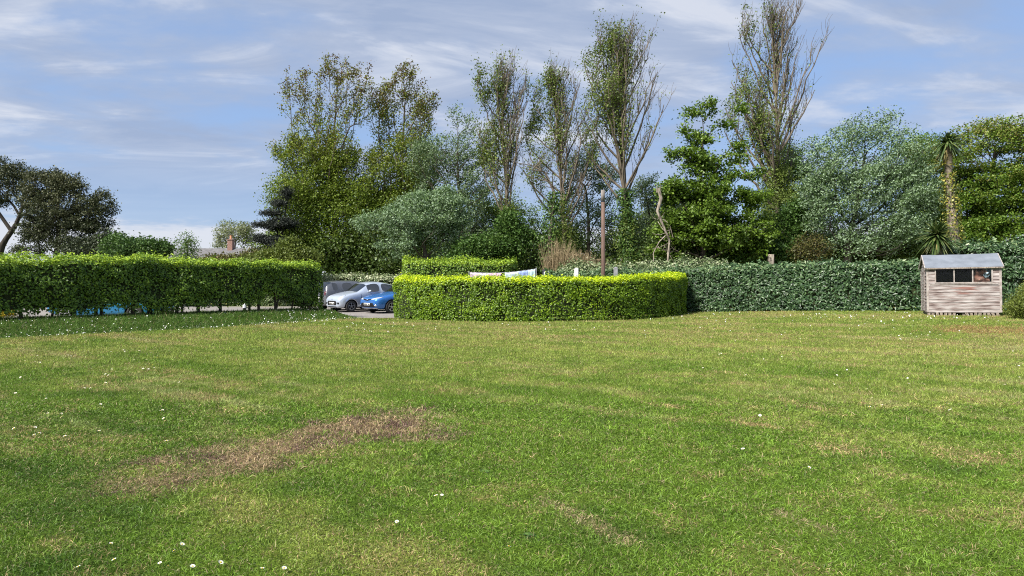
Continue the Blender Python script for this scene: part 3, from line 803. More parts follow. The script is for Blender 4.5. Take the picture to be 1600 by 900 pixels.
def broad_tree(name, label, Y, trunk, lobes, npts, leaf, per, sig, L, W, tonef, bark='bark', r0=.28, bf=.35, rmin=.013, nbias=(0, 0, .5), dirn=None, keepf=None, group=None, cat='tree', shell=2.4, ivy=None, zs=1.0, extra=None, down=1.6, depth=.8, streak=None):
    tr = [at(px, py, Y) for px, py in trunk]; tr[0][2] = -.05
    pts = lobe_points(Y, lobes, npts, shell, depth); pts = pts[pts[:, 2] > .35]
    nodes, par, nt_ = span(tr, pts, bf, down, zs)
    ch, cnt, rad = chains_of(nodes, par, r0, rmin)
    base = np.array([tr[0][0], tr[0][1], 0.0])
    e = thing(name, label, cat, tuple(base), 0, group)
    link('trunk', shift(tubes_mesh('trunk', ch, M[bark]), -base), e, True)
    tips = np.arange(len(nodes)) >= nt_; tips &= cnt <= 5
    C = nodes[tips]
    # leaf sprays also half way down the finest twigs
    pj = par[tips]; C = np.concatenate([C, (C + nodes[pj]) * .5])
    if keepf is not None: C = C[RNG.random(len(C)) < keepf(C)]
    pr = per(C) if callable(per) else per
    link('crown', shift(cluster_leaves(C, pr, sig, L, W, tonef, G[leaf], 'crown', nbias, dirn, streak=streak), -base), e, True)
    if ivy:
        z0, z1, n, sp = ivy
        tp = np.array(tr); zz = np.linspace(z0, z1, 12); c = np.stack([np.interp(zz, tp[:, 2], tp[:, 0]), np.interp(zz, tp[:, 2], tp[:, 1]), zz], 1)
        link('ivy', shift(ivy_on(c, np.full(12, r0 * .9), n, G['ivy'], sp), -base), e, True)
    return e


const = lambda v: (lambda P: np.full(len(P), v))
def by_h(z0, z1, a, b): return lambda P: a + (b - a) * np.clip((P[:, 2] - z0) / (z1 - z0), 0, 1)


# big bronze-green pair at the left of the belt
broad_tree('poplar_tree', 'broad olive and bronze leaved tree, leftmost of the tall trees', 50,
           [(525, 440), (522, 330), (520, 230), (528, 130)],
           [(524, 115, 24, 40, .9), (478, 160, 28, 52, .75), (552, 150, 34, 50, .95), (510, 220, 58, 66, 1.0), (485, 250, 50, 50, .8), (447, 150, 10, 44, .7), (455, 235, 26, 34, .5), (432, 232, 16, 6, .3), (470, 320, 54, 70, 1.2), (540, 310, 62, 80, 1.2), (480, 385, 78, 42, 1.2), (578, 135, 9, 40, .35), (500, 285, 60, 50, .8)],
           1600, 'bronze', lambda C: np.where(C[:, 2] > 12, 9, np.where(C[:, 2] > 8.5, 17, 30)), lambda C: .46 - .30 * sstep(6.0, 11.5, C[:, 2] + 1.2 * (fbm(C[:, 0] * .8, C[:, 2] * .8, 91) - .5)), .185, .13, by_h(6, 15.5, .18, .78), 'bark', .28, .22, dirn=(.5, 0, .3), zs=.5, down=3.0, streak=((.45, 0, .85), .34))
broad_tree('poplar_tree', 'olive leaved tree with a domed bronze top beside the silvery trees', 51,
           [(622, 440), (625, 330), (630, 220), (634, 130)],
           [(634, 130, 22, 36, .9), (602, 180, 28, 54, .9), (656, 180, 26, 52, .9), (630, 260, 60, 64, 1.2), (680, 160, 7, 26, .3), (605, 350, 66, 66, 1.2), (660, 330, 36, 64, .8)],
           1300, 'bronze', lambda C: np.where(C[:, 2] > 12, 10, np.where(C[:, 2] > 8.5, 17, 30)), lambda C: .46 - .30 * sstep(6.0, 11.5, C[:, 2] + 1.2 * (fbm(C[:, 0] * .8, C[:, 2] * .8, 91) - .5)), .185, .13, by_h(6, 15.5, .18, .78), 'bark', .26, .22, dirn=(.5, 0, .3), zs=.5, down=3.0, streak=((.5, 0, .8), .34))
# silvery trees
broad_tree('silver_poplar', 'low silvery green tree right of the bronze trees, above the bright hedge', 44,
           [(668, 440), (664, 390), (655, 350)],
           [(655, 345, 60, 40), (600, 348, 46, 18, .7), (695, 330, 38, 38), (665, 312, 44, 16, .6), (630, 385, 50, 26, .6), (700, 380, 30, 30, .6)],
           560, 'silver', 25, (.16, .2, .13), .16, .11, const(.55), 'bark', .17, .35, nbias=(-.1, .2, .3), dirn=(.7, 0, .25), streak=((.9, 0, .35), .38))
broad_tree('silver_poplar', 'tall grey-green tree with a feathery top, left of the first bare poplar', 48,
           [(725, 440), (722, 350), (715, 270), (715, 200)],
           [(714, 185, 22, 20, .35), (735, 205, 22, 20, .4), (700, 250, 52, 44), (665, 250, 34, 40, .7), (740, 290, 40, 60, .8), (690, 320, 50, 50, .8), (762, 240, 14, 46, .35), (740, 380, 42, 46, .8)],
           620, 'silver2', 15, (.16, .2, .13), .16, .11, const(.5), 'bark', .19, .32, nbias=(-.1, .2, .3), dirn=(.8, 0, .35), streak=((.85, 0, .5), .42))
broad_tree('silver_poplar', 'small pale green tree between the second and third bare poplars', 49,
           [(918, 440), (920, 350), (915, 290)],
           [(912, 262, 36, 26, .8), (942, 285, 26, 30, .8), (890, 300, 20, 34, .5), (925, 340, 48, 44, .7)],
           300, 'silver2', 15, (.17, .2, .13), .16, .11, const(.6), 'bark', .14, .32, nbias=(-.1, .2, .3), dirn=(.7, 0, .3), streak=((.85, 0, .4), .40))
broad_tree('silver_poplar', 'grey-green tree showing behind the broken trunk', 50,
           [(1018, 440), (1016, 350), (1010, 300)],
           [(1012, 300, 28, 30), (1030, 340, 32, 40), (1000, 370, 26, 36)],
           240, 'silver2', 15, (.17, .2, .13), .16, .11, const(.4), 'bark', .14, .32, nbias=(-.1, .2, .3), dirn=(.7, 0, .3), streak=((.85, 0, .4), .40))
broad_tree('silver_poplar', 'big silvery wind-blown tree to the left of the shed', 41,
           [(1322, 440), (1326, 370), (1345, 300), (1350, 240)],
           [(1335, 210, 50, 34, .7), (1395, 182, 22, 10, .35), (1370, 205, 40, 22, .5), (1292, 250, 44, 46), (1390, 255, 64, 50), (1350, 300, 88, 56), (1425, 310, 46, 52), (1280, 320, 38, 60), (1380, 362, 80, 42), (1340, 385, 70, 22, .6), (1445, 270, 18, 16, .4), (1300, 372, 40, 24, .5)],
           1150, 'silver', lambda C: np.where(C[:, 2] > 8.2, 15, 26), (.13, .2, .11), .16, .10, const(.42), 'bark_dark', .24, .3, nbias=(-.15, .25, .55), dirn=(1.0, 0, .35), keepf=lambda C: np.where(C[:, 2] < 3.6, .6, 1.0), streak=((.88, 0, .45), .62))


def fastigiate(label, Y, base, topy, half, leaf, nb, lean, leafside, seed, ivytop, trunk_r=.24, dense=1.0, first=.34, mid=0.5, bare_r=1.0, ivyn=2200, skirt=None):
    """upright poplar: crowded steep branches, leaves kept mostly on one side"""
    rs = random.Random(seed)
    b = at(base, 440, Y); b[2] = -.05
    H = EYE + (HZ - topy) / F * Y - 1.3; hw = half / F * Y; lx = lean / F * Y
    tz = np.linspace(0, H * .97, 22); f = tz / H
    wob = np.array([.12 * math.sin(q * 9 + seed) * q for q in f])
    tp = np.stack([b[0] + lx * f ** 1.2 + wob, np.full(22, Y) + .5 * wob, tz - .05], 1)
    ch = [(tp, trunk_r * (1 - .93 * f ** .8), 9)]
    twig = []
    def path(p0, az, out, ln, steps=9, curl=2.6, tip=.0):
        P = []
        for i in range(steps):
            t = i / (steps - 1); r = out * (1 - math.exp(-curl * t)) / (1 - math.exp(-curl))
            P.append(p0 + np.array([math.cos(az) * r + tip * t * t, math.sin(az) * r * .8, ln * t]) + np.array([rs.gauss(0, .04), rs.gauss(0, .04), 0]) * (t * ln * .4 + .3))
        return np.array(P)
    for k in range(nb):
        fr = first + (.90 - first) * ((k + rs.random()) / nb) ** 1.15; az = rs.uniform(0, 2 * math.pi)
        p0 = np.array([np.interp(fr * H, tz, tp[:, 0]), np.interp(fr * H, tz, tp[:, 1]), fr * H])
        ft = min(.985, fr + rs.uniform(.20, .42)); fm = .5 * (fr + ft)
        spray = k % 4 == 1 and fr < .8
        if spray: az = math.pi + rs.uniform(-.5, .5)
        env = math.sin(math.pi * min(1, max(.02, (fm - first * .55) / (1.06 - first * .55))) ** .85) ** .5
        out = hw * env * (rs.uniform(1.15, 1.6) if spray else rs.uniform(.2, 1.1)); ln = (ft - fr) * H * (.8 if spray else 1)
        if ln < .8: continue
        P = path(p0, az, out, ln, 10, curl=.7, tip=.75 * ln / H); r1 = trunk_r * .36 * (1 - fr) + .03
        ch.append((P, r1 * (1 - .8 * np.linspace(0, 1, len(P))) + .006, 6))
        for q in range(rs.randint(6, 10)):
            i = rs.randint(2, 8); az2 = rs.uniform(0, 2 * math.pi); l2 = rs.uniform(.12, .30) * ln + .5
            P2 = path(P[i], az2, rs.uniform(.15, .6), l2, 6, tip=rs.uniform(.05, .45)); ch.append((P2, np.linspace(.020, .009, 6), 4)); twig.append(P2)
            for z in range(rs.randint(2, 4)):
                j = rs.randint(1, 4); P3 = path(P2[j], rs.uniform(0, 6.28), rs.uniform(.1, .4), rs.uniform(.5, 1.3), 4, tip=rs.uniform(0, .4))
                ch.append((P3, np.linspace(.012, .007, 4), 3)); twig.append(P3)
        twig.append(P[4:])
    e = thing('poplar_tree', label, 'tree', (b[0], Y, 0)); base_ = np.array([b[0], Y, 0])
    link('trunk', shift(tubes_mesh('trunk', ch, M['bark_pop']), -base_), e, True)
    C = np.concatenate(twig); cx = np.interp(C[:, 2], tz, tp[:, 0]); rel = (C[:, 0] - cx) / hw
    pl = leafside(rel, C[:, 2] / H); pl *= sstep(.30, .62, fbm(C[:, 0] * 2.6 + seed, C[:, 2] * 1.9, seed, 3)) * 1.25 + .12
    C = C[RNG.random(len(C)) < pl * dense]
    link('crown', shift(cluster_leaves(C, 3.6, (.20, .22, .18), .17, .12, by_h(5, H, .60, .50), G[leaf], 'crown', (-.2, 0, .4), (.7, 0, .4), streak=((.55, 0, .7), .30)), -base_), e, True)
    if skirt:
        z0, z1, r, k = skirt; zz = RNG.uniform(z0, z1, k); q = np.sin(np.pi * np.clip((zz - z0) / (z1 - z0), 0, 1)) ** .5 * r
        K = np.stack([np.interp(zz, tz, tp[:, 0]) + RNG.normal(0, .6, k) * q, Y + RNG.normal(0, .6, k) * q, zz], 1)
        link('low_shoots', shift(cluster_leaves(K, 22, (.16, .2, .16), .15, .11, const(.55), G['poplar'], 'low_shoots', (0, 0, .4), (.5, 0, .5), streak=((.35, 0, .9), .35)), -base_), e, True)
    if ivytop:
        zz = np.linspace(.2, ivytop, 14); c = np.stack([np.interp(zz, tz, tp[:, 0]), np.interp(zz, tz, tp[:, 1]), zz], 1)
        link('ivy', shift(ivy_on(c, trunk_r * (1.1 - .5 * zz / ivytop), ivyn, G['ivy'], .34), -base_), e, True)
    return e


left_leaf = lambda rel, h: np.clip(.34 - .58 * rel, .05, 1) * (.35 + .9 * sstep(.30, .85, h))
fastigiate('slender poplar with bare right-hand twigs, first of the tall thin trees from the bronze trees', 46, 800, 84, 38, 'poplar', 26, -24, left_leaf, 3, 5.8, .19, ivyn=4200, skirt=(.5, 6.5, .7, 120))
fastigiate('loose forked poplar above the dry reeds, leaves mostly along its upper left', 46, 888, 88, 49, 'poplar', 28, -24, left_leaf, 8, 4.2, .20, first=.30, skirt=(1, 7, .8, 130))
fastigiate('tall ivy-clad poplar behind the wooden pole, leafy on its left side', 45, 986, 26, 56, 'poplar', 38, -24, left_leaf, 14, 7.6, .25, 1.05, first=.36, ivyn=6500, skirt=(.5, 6.0, .8, 120))
fastigiate('tallest poplar, its bare top reaching out of the picture, beside the leafy sycamore', 45, 1216, -22, 56, 'poplar', 42, -6, lambda rel, h: np.clip(.30 - .55 * rel, .06, 1) * (1.35 - 1.1 * sstep(.45, .9, h)), 22, 6.0, .25, 1.0, first=.30, ivyn=3600, skirt=(1.0, 9.0, 1.3, 420))

# sycamore with clumped bright leaves
broad_tree('sycamore_tree', 'bright green sycamore with clumps of big leaves, between the broken trunk and the tallest poplar', 40,
           [(1100, 440), (1098, 350), (1095, 260), (1100, 190)],
           [(1108, 165, 26, 16, .4), (1080, 175, 14, 12, .3), (1068, 205, 26, 10, .4), (1100, 215, 26, 22, .5), (1140, 195, 22, 8, .3), (1158, 170, 10, 10, .25), (1150, 225, 12, 16, .3), (1060, 245, 26, 18, .5), (1100, 262, 40, 26, .8), (1142, 275, 30, 16, .5), (1060, 300, 40, 28, .9), (1110, 310, 50, 36, 1.1), (1145, 240, 22, 16, .5), (1085, 245, 30, 22, .7), (1175, 270, 18, 10, .3), (1172, 310, 30, 24, .8), (1100, 355, 74, 50, 1.2), (1050, 375, 34, 40), (1165, 370, 44, 40), (1195, 345, 16, 18, .4)],
           800, 'syc', lambda C: np.where(C[:, 2] > 7.5, 17, 26), (.20, .22, .13), .20, .165, by_h(0, 11, .45, .55), 'bark', .19, .3, nbias=(-.1, -.1, .9), rmin=.018, shell=1.6)
# dark spreading trees at the right edge
broad_tree('sycamore_tree', 'dark green spreading tree behind the spiky palm at the right edge', 42,
           [(1560, 440), (1555, 350), (1550, 280), (1555, 230)],
           [(1540, 215, 62, 30), (1590, 225, 46, 30), (1500, 250, 46, 34), (1560, 200, 50, 24, .7), (1600, 290, 60, 50), (1540, 290, 66, 46), (1500, 330, 52, 50), (1580, 355, 76, 44, 1.3), (1500, 370, 60, 30), (1650, 250, 50, 80), (1450, 240, 26, 34, .5)],
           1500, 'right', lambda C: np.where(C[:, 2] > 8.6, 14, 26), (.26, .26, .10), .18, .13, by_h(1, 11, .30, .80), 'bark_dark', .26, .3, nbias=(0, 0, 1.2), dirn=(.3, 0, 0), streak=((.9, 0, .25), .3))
# left edge evergreens
broad_tree('holm_oak', 'dark evergreen at the left edge with a slanting bare trunk', 46,
           [(-12, 440), (2, 384), (26, 350), (40, 312)],
           [(10, 270, 34, 22), (-40, 270, 46, 40), (-70, 330, 40, 50), (34, 292, 20, 28, 1.0), (0, 310, 30, 24, .8)],
           420, 'dark', 22, (.18, .2, .12), .17, .10, const(.65), 'bark_dark', .20, .3, streak=((.9, 0, .3), .25), shell=1.7)
broad_tree('holm_oak', 'dark rounded evergreen tree above the left end of the hedge', 45,
           [(84, 440), (86, 410), (92, 370), (90, 310)],
           [(72, 276, 30, 16), (105, 292, 34, 22), (60, 310, 34, 36), (95, 335, 48, 40), (148, 322, 30, 26), (135, 352, 38, 30), (172, 325, 10, 16, .4), (60, 365, 34, 30), (120, 385, 50, 20), (40, 392, 34, 10, .6)],
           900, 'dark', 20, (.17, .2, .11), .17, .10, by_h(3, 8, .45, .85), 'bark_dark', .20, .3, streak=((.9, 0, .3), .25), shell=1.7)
broad_tree('shrub', 'dark leafy shrub at the foot of the rounded evergreen', 42, [(150, 440), (150, 405)], [(150, 395, 44, 22), (172, 380, 20, 16, .7)], 200, 'dark', 26, .25, .18, .11, const(.4), 'bark_dark', .07, .4, cat='shrub')
broad_tree('shrub', 'fresh green shrub between the evergreen and the far house', 40, [(225, 440), (225, 405)], [(215, 392, 44, 18), (246, 390, 18, 12), (185, 384, 20, 16)], 300, 'shrub', 26, .22, .17, .12, const(.4), 'bark', .07, .4, cat='shrub')
broad_tree('young_tree', 'thin small tree in front of the grey roof', 52, [(293, 440), (293, 400), (292, 380)], [(292, 383, 18, 18), (285, 402, 14, 10), (305, 404, 14, 8)], 120, 'shrub', 6, .22, .16, .10, const(.7), 'bark', .06, .35)
broad_tree('young_tree', 'pale airy young tree behind the brick chimney', 88, [(368, 440), (367, 400), (368, 370)], [(367, 362, 30, 18), (385, 372, 14, 20), (350, 380, 16, 14)], 330, 'pale', 6, .30, .26, .17, const(.5), 'bark', .10, .3)
broad_tree('pine_tree', 'black-green conifer left of the bronze trees', 47, [(432, 440), (438, 380), (448, 320), (450, 296)],
           [(448, 303, 7, 10, .6), (436, 318, 14, 5, .6), (425, 332, 16, 5, .7), (412, 350, 16, 5, .6), (440, 350, 24, 10), (408, 372, 16, 5, .6), (435, 378, 28, 10), (425, 396, 34, 8)], 330, 'conifer', 30, (.20, .22, .09), .22, .06, const(.5), 'bark_dark', .2, .3)
broad_tree('shrub', 'light green shrub under the conifer at the end of the left hedge', 41, [(430, 440), (430, 405)], [(428, 402, 22, 9), (452, 388, 16, 16, .6), (404, 406, 22, 6), (470, 400, 26, 12)], 200, 'pale2', 22, .24, .17, .12, const(.62), 'bark', .07, .4, cat='shrub')
broad_tree('shrub', 'rust tinted low shrub in front of the far house', 43, [(365, 440), (365, 416)], [(360, 408, 42, 6), (398, 402, 20, 8), (335, 408, 16, 5)], 220, 'rust', 20, .22, .16, .11, const(.5), 'bark', .06, .4, cat='shrub')
broad_tree('shrub', 'brown twiggy bush below the big silvery tree', 40.5, [(1270, 440), (1268, 405)], [(1268, 388, 30, 26), (1250, 395, 20, 18)], 420, 'rust', 3, .22, .15, .10, const(.4), 'bark_dark', .06, .5, cat='shrub', rmin=.011)
broad_tree('shrub', 'brown tangle of thorny twigs beside the broken trunk', 42, [(1035, 440), (1035, 410)], [(1035, 375, 26, 44), (1022, 395, 18, 26)], 420, 'under', 3, .22, .15, .10, const(.4), 'bark_dark', .06, .5, cat='shrub', rmin=.011)
broad_tree('shrub', 'light green feathery bush at the right edge beside the shed', 22.3, [(1604, 500), (1604, 485)], [(1606, 478, 26, 22), (1622, 465, 22, 24)], 330, 'pale2', 26, .12, .10, .035, const(.75), 'bark', .03, .4, cat='shrub', dirn=(0, 0, 1))
broad_tree('shrub', 'yellow flowering shrub under the left end of the hedge', 24.5, [(5, 492), (5, 488)], [(5, 486, 18, 9), (-12, 484, 12, 10)], 160, 'yellow', 20, .08, .07, .05, const(.6), 'bark', .02, .4, cat='shrub')

# ivy-covered stump beside the second poplar
Y = 43; tp = [at(858, 440, Y), at(856, 400, Y), at(862, 350, Y), at(866, 300, Y), at(852, 270, Y), at(830, 258, Y)]; tp[0][2] = 0
e = thing('dead_tree', 'small ivy-smothered trunk with one bare arm left of the dry reeds', 'tree', tuple(tp[0])); b = np.array(tp[0])
chs = [(np.array(tp), np.array([.16, .15, .12, .09, .06, .03]), 8)]
for q in range(26):
    i = random.randint(2, 4); p = np.array(tp[i]) + (np.array(tp[i + 1]) - tp[i]) * random.random(); d = np.array([random.gauss(-.3, .6), random.gauss(0, .5), random.uniform(-.1, .9)])
    chs.append(([p, p + d * .6, p + d * 1.1 + np.array([0, 0, .2])], [.03, .02, .01], 4))
link('trunk', shift(tubes_mesh('trunk', chs, M['bark_pop']), -b), e, True)
link('ivy', shift(ivy_on(tp[:4], [.3, .36, .34, .12], 2600, G['ivy'], .30), -b), e, True)
P2 = [at(856, 385, Y), at(838, 372, Y), at(826, 360, Y)]
link('ivy', shift(ivy_on(P2, [.2, .2, .1], 700, G['ivy'], .18), -b), e, True)

# broken pale snag
Y = 39.0; tp = [at(1040, 440, Y), at(1044, 400, Y), at(1046, 375, Y), at(1036, 352, Y), at(1027, 330, Y), at(1033, 310, Y), at(1029, 294, Y)]; tp[0][2] = 0
e = thing('dead_tree', 'broken bleached trunk standing bare between the poplars and the sycamore', 'tree', tuple(tp[0])); b = np.array(tp[0])
chs = [(np.array(tp), np.array([.07, .065, .06, .07, .09, .11, .09]), 7)]
for dx in (-.07, 0.02, .08): chs.append(([tp[6] + np.array([dx, 0, -.25]), tp[6] + np.array([dx * 1.4, 0, random.uniform(.0, .3)])], [.055, .008], 5))
chs.append((np.array([at(1040, 368, Y), at(1030, 378, Y), at(1021, 395, Y), at(1022, 430, Y)]), np.array([.035, .03, .03, .025]), 6))
chs.append((np.array([at(1030, 338, Y), at(1046, 350, Y), at(1052, 372, Y)]), np.array([.035, .025, .012]), 6))
for q in range(22):
    p = at(random.uniform(1025, 1050), random.uniform(340, 400), Y); d = np.array([random.gauss(0, .6), random.gauss(0, .4), random.uniform(-.8, .5)]); chs.append(([p, p + d * .5 + np.array([0, 0, -.1]), p + d], [.022, .015, .008], 4))
link('trunk', shift(tubes_mesh('trunk', chs, M['deadwood']), -b), e, True)

broad_tree('hawthorn_tree', 'olive bushy tree behind the foot of the first slender poplar', 52, [(760, 440), (758, 380), (755, 330)], [(745, 345, 48, 50), (785, 360, 42, 46), (715, 385, 40, 36), (800, 325, 18, 28, .5)], 420, 'right', 20, .30, .17, .12, const(.6), 'bark', .14, .35)
broad_tree('hawthorn_tree', 'loose light green tree behind the ivy-smothered trunk', 53, [(838, 440), (838, 390), (836, 350)], [(842, 375, 40, 34), (826, 335, 22, 22, .5), (880, 385, 34, 28), (858, 320, 16, 22, .4)], 260, 'syc', 11, .26, .16, .12, const(.5), 'bark', .11, .35)
broad_tree('hawthorn_tree', 'dull green bushy tree between the ivy-clad poplar and the sycamore', 53, [(1050, 440), (1048, 380), (1045, 320)], [(1042, 350, 34, 52), (1000, 365, 32, 44), (1075, 330, 26, 40), (960, 385, 36, 26)], 380, 'under', 22, .30, .17, .12, const(.7), 'bark', .13, .35)
broad_tree('hawthorn_tree', 'deep green tree filling the gap behind the tallest poplar', 50, [(1240, 440), (1238, 380), (1235, 300)], [(1232, 260, 32, 40), (1255, 310, 34, 54), (1215, 330, 24, 50), (1270, 380, 36, 34), (1205, 385, 28, 20)], 520, 'right', 22, .28, .17, .12, const(.35), 'bark_dark', .15, .35)
broad_tree('hawthorn_tree', 'green tree joining the big silvery tree to the spreading tree behind the palm', 48, [(1450, 440), (1450, 380), (1448, 300)], [(1440, 240, 34, 30), (1455, 290, 36, 50), (1440, 350, 46, 50), (1480, 370, 40, 36)], 480, 'right', 22, .28, .17, .12, const(.45), 'bark_dark', .15, .35)
broad_tree('hawthorn_tree', 'shadowy green bush under the bronze trees above the parked cars', 53, [(600, 440), (600, 400), (600, 370)], [(590, 395, 60, 30), (660, 395, 50, 34), (530, 400, 50, 26)], 380, 'under', 22, .30, .17, .12, const(.45), 'bark_dark', .12, .35)

# second green shrub mass under the sycamore, around its foot
broad_tree('shrub', 'dark ivy bush filling the foot of the sycamore', 41.5, [(1120, 440), (1118, 405)], [(1080, 400, 40, 24), (1140, 395, 56, 30), (1205, 395, 36, 34), (1240, 350, 22, 40, .6)], 520, 'ivy', 34, .26, .18, .13, const(.5), 'bark_dark', .08, .4, cat='shrub')
broad_tree('shrub', 'deep green bush in front of the first slender poplar', 43, [(795, 440), (795, 405)], [(770, 395, 38, 34), (800, 375, 26, 46), (735, 398, 36, 26)], 420, 'ivy', 26, .28, .18, .13, const(.55), 'bark_dark', .08, .4, cat='shrub')
broad_tree('shrub', 'shaded bush beneath the big silvery tree', 43, [(1390, 440), (1390, 405)], [(1350, 395, 50, 26), (1410, 390, 50, 32)], 380, 'under', 30, .28, .18, .13, const(.5), 'bark_dark', .08, .4, cat='shrub')


# dry reeds
def reeds():
    n = 1500; x0 = at(862, 430, 41)[0]; x1 = at(945, 430, 41)[0]
    P = np.stack([x0 + (x1 - x0) * RNG.random(n) ** 1.15, 41 + RNG.normal(0, .5, n), np.zeros(n)], 1)
    h = (2.4 + 1.3 * RNG.random(n)) * (1 - .22 * (P[:, 0] - x0) / (x1 - x0)) * (.75 + .5 * fbm(P[:, 0] * 1.4, P[:, 1] * 0, 5, 3))
    d = np.stack([RNG.normal(0, .13, n), RNG.normal(0, .13, n), np.ones(n)], 1); tip = P + d * h[:, None]
    B = np.stack([np.ones(n), RNG.normal(0, .6, n), np.zeros(n)], 1) * .016; mid = (P + tip) * .5 + RNG.normal(0, .06, (n, 3))
    V = np.stack([P - B, P + B, mid + B * .9, mid - B * .9, tip + B * .2, tip - B * .2], 1).reshape(-1, 3); b = np.arange(n) * 6
    F1 = np.concatenate([np.stack([b, b + 1, b + 2, b + 3], 1), np.stack([b + 3, b + 2, b + 4, b + 5], 1)]); t1 = np.tile(RNG.random(n) * .8 + .1, 2)
    m = 6500; j = RNG.integers(0, n, m); f = (.35 + .65 * RNG.random(m))[:, None]; c = P[j] * (1 - f) + tip[j] * f + RNG.normal(0, .05, (m, 3))
    V2, F2 = leaf_arrays(c, RNG.normal(size=(m, 3)), .38, .03, RNG.normal(size=(m, 3)) * .6 + np.array([.5, 0, .2]))
    b = np.array([(x0 + x1) / 2, 41, 0])
    me = mesh_from('dry_reeds', np.concatenate([V, V2]) - b, [np.concatenate([F1, F2 + len(V)])], [G['straw']], attrs={'tone': ('FLOAT', 'FACE', np.concatenate([t1, RNG.random(m)]))})
    o = link('dry_reeds', me); o.location = b; tag(o, 'straw coloured clump of dry reeds behind the pole', 'reeds')


reeds()


# undergrowth filling the belt
def undergrowth():
    n = 3600
    x = RNG.uniform(-14.5, 30, n); y = RNG.uniform(47, 60, n); px = 800 + x / y * F
    hmax = 2.9 + 3.2 * fbm(px * .016, y * .1, 55, 3) - 1.1 * sstep(905, 930, px) * (1 - sstep(960, 1000, px)) - 1.2 * sstep(1195, 1215, px) * (1 - sstep(1225, 1250, px)) - .8 * sstep(815, 830, px) * (1 - sstep(850, 880, px))
    z = RNG.random(n) ** .8 * hmax + .2
    C = np.stack([x, y, z], 1)
    me = cluster_leaves(C, 24, .42, .26, .19, const(.45), G['under'], 'undergrowth', (0, 0, .4))
    o = link('undergrowth', me); o['kind'] = 'stuff'; tag(o, 'dark tangled undergrowth filling the belt beneath the tall trees', 'undergrowth')


undergrowth()


# spiky palms behind the shed
def cordyline():
    Y = 29.5; tp = [at(1494, 470, Y), at(1492, 385, Y), at(1486, 320, Y), at(1482, 270, Y), at(1481, 224, Y)]; tp[0][2] = .25; b = np.array(tp[0])
    e = thing('cabbage_palm', 'tall single-stemmed spiky palm with a yellow-ivy trunk behind the shed', 'palm', tuple(b))
    link('trunk', shift(tubes_mesh('trunk', [(np.array(tp), np.array([.28, .24, .18, .14, .17]), 10)], noise_mat('palm_bark', (.13, .10, .075), (.30, .25, .19), 5, .95, stretch=(1, 1, 2.5), bump=.5)), -b), e, True)
    V, Fc, tn = sword_rosette(tp[4], 120, .90, .085, (-.75, 1.35), .55, (0, .7), 5)
    link('crown', shift(mesh_from('crown', V, [Fc], [G['sword']], attrs={'tone': ('FLOAT', 'FACE', tn)}), -b), e, True)
    V, Fc, tn = sword_rosette(np.array(tp[4]) - [0.12, .05, .25], 46, .55, .05, (-1.5, -.5), .2, (.86, 1), 4)
    link('dead_leaf_skirt', shift(mesh_from('dead_leaf_skirt', V, [Fc], [G['sword']], attrs={'tone': ('FLOAT', 'FACE', tn)}), -b), e, True)
    V, Fc, tn = sword_rosette(at(1474, 257, Y), 26, .62, .06, (-.4, 1.2), .4, (.0, 1), 4)
    link('side_shoot', shift(mesh_from('side_shoot', V, [Fc], [G['swordyellow']], attrs={'tone': ('FLOAT', 'FACE', tn)}), -b), e, True)
    link('ivy', shift(ivy_on(tp[:4], [.28, .26, .22, .12], 1700, G['ivyyellow'], .11, .10), -b), e, True)
    Y = 27.6; c = at(1464, 368, Y); p0 = at(1466, 440, Y); p0[2] = .3; b = np.array(p0)
    e = thing('cabbage_palm', 'low spiky palm head showing just above the shed roof', 'palm', tuple(b))
    link('trunk', shift(tubes_mesh('trunk', [(np.array([p0, (p0 + c) / 2, c]), np.array([.14, .12, .12]), 9)], M['bark']), -b), e, True)
    V, Fc, tn = sword_rosette(c, 210, .90, .085, (-.9, 1.4), .35, (0, .85), 5)
    link('crown', shift(mesh_from('crown', V, [Fc], [G['sword']], attrs={'tone': ('FLOAT', 'FACE', tn)}), -b), e, True)
    V, Fc, tn = sword_rosette(c - np.array([0, 0, .12]), 50, .66, .05, (-1.5, -.6), .2, (.88, 1), 4)
    link('dead_leaf_skirt', shift(mesh_from('dead_leaf_skirt', V, [Fc], [G['sword']], attrs={'tone': ('FLOAT', 'FACE', tn)}), -b), e, True)


cordyline()

# cut stump end seen above the right hedge
Y = 39.5; c = at(1204, 405, Y)
mb = MB(); mb.tube([(0, 0, 0), (0, 0, c[2] * .6), (.03, 0, c[2] + .28)], [.22, .2, .17], 10)
o = mb.build('tree_stump', M['deadwood'], smooth=True); o.location = (c[0], Y, 0); tag(o, 'pale sawn tree stump showing above the dark hedge', 'stump')


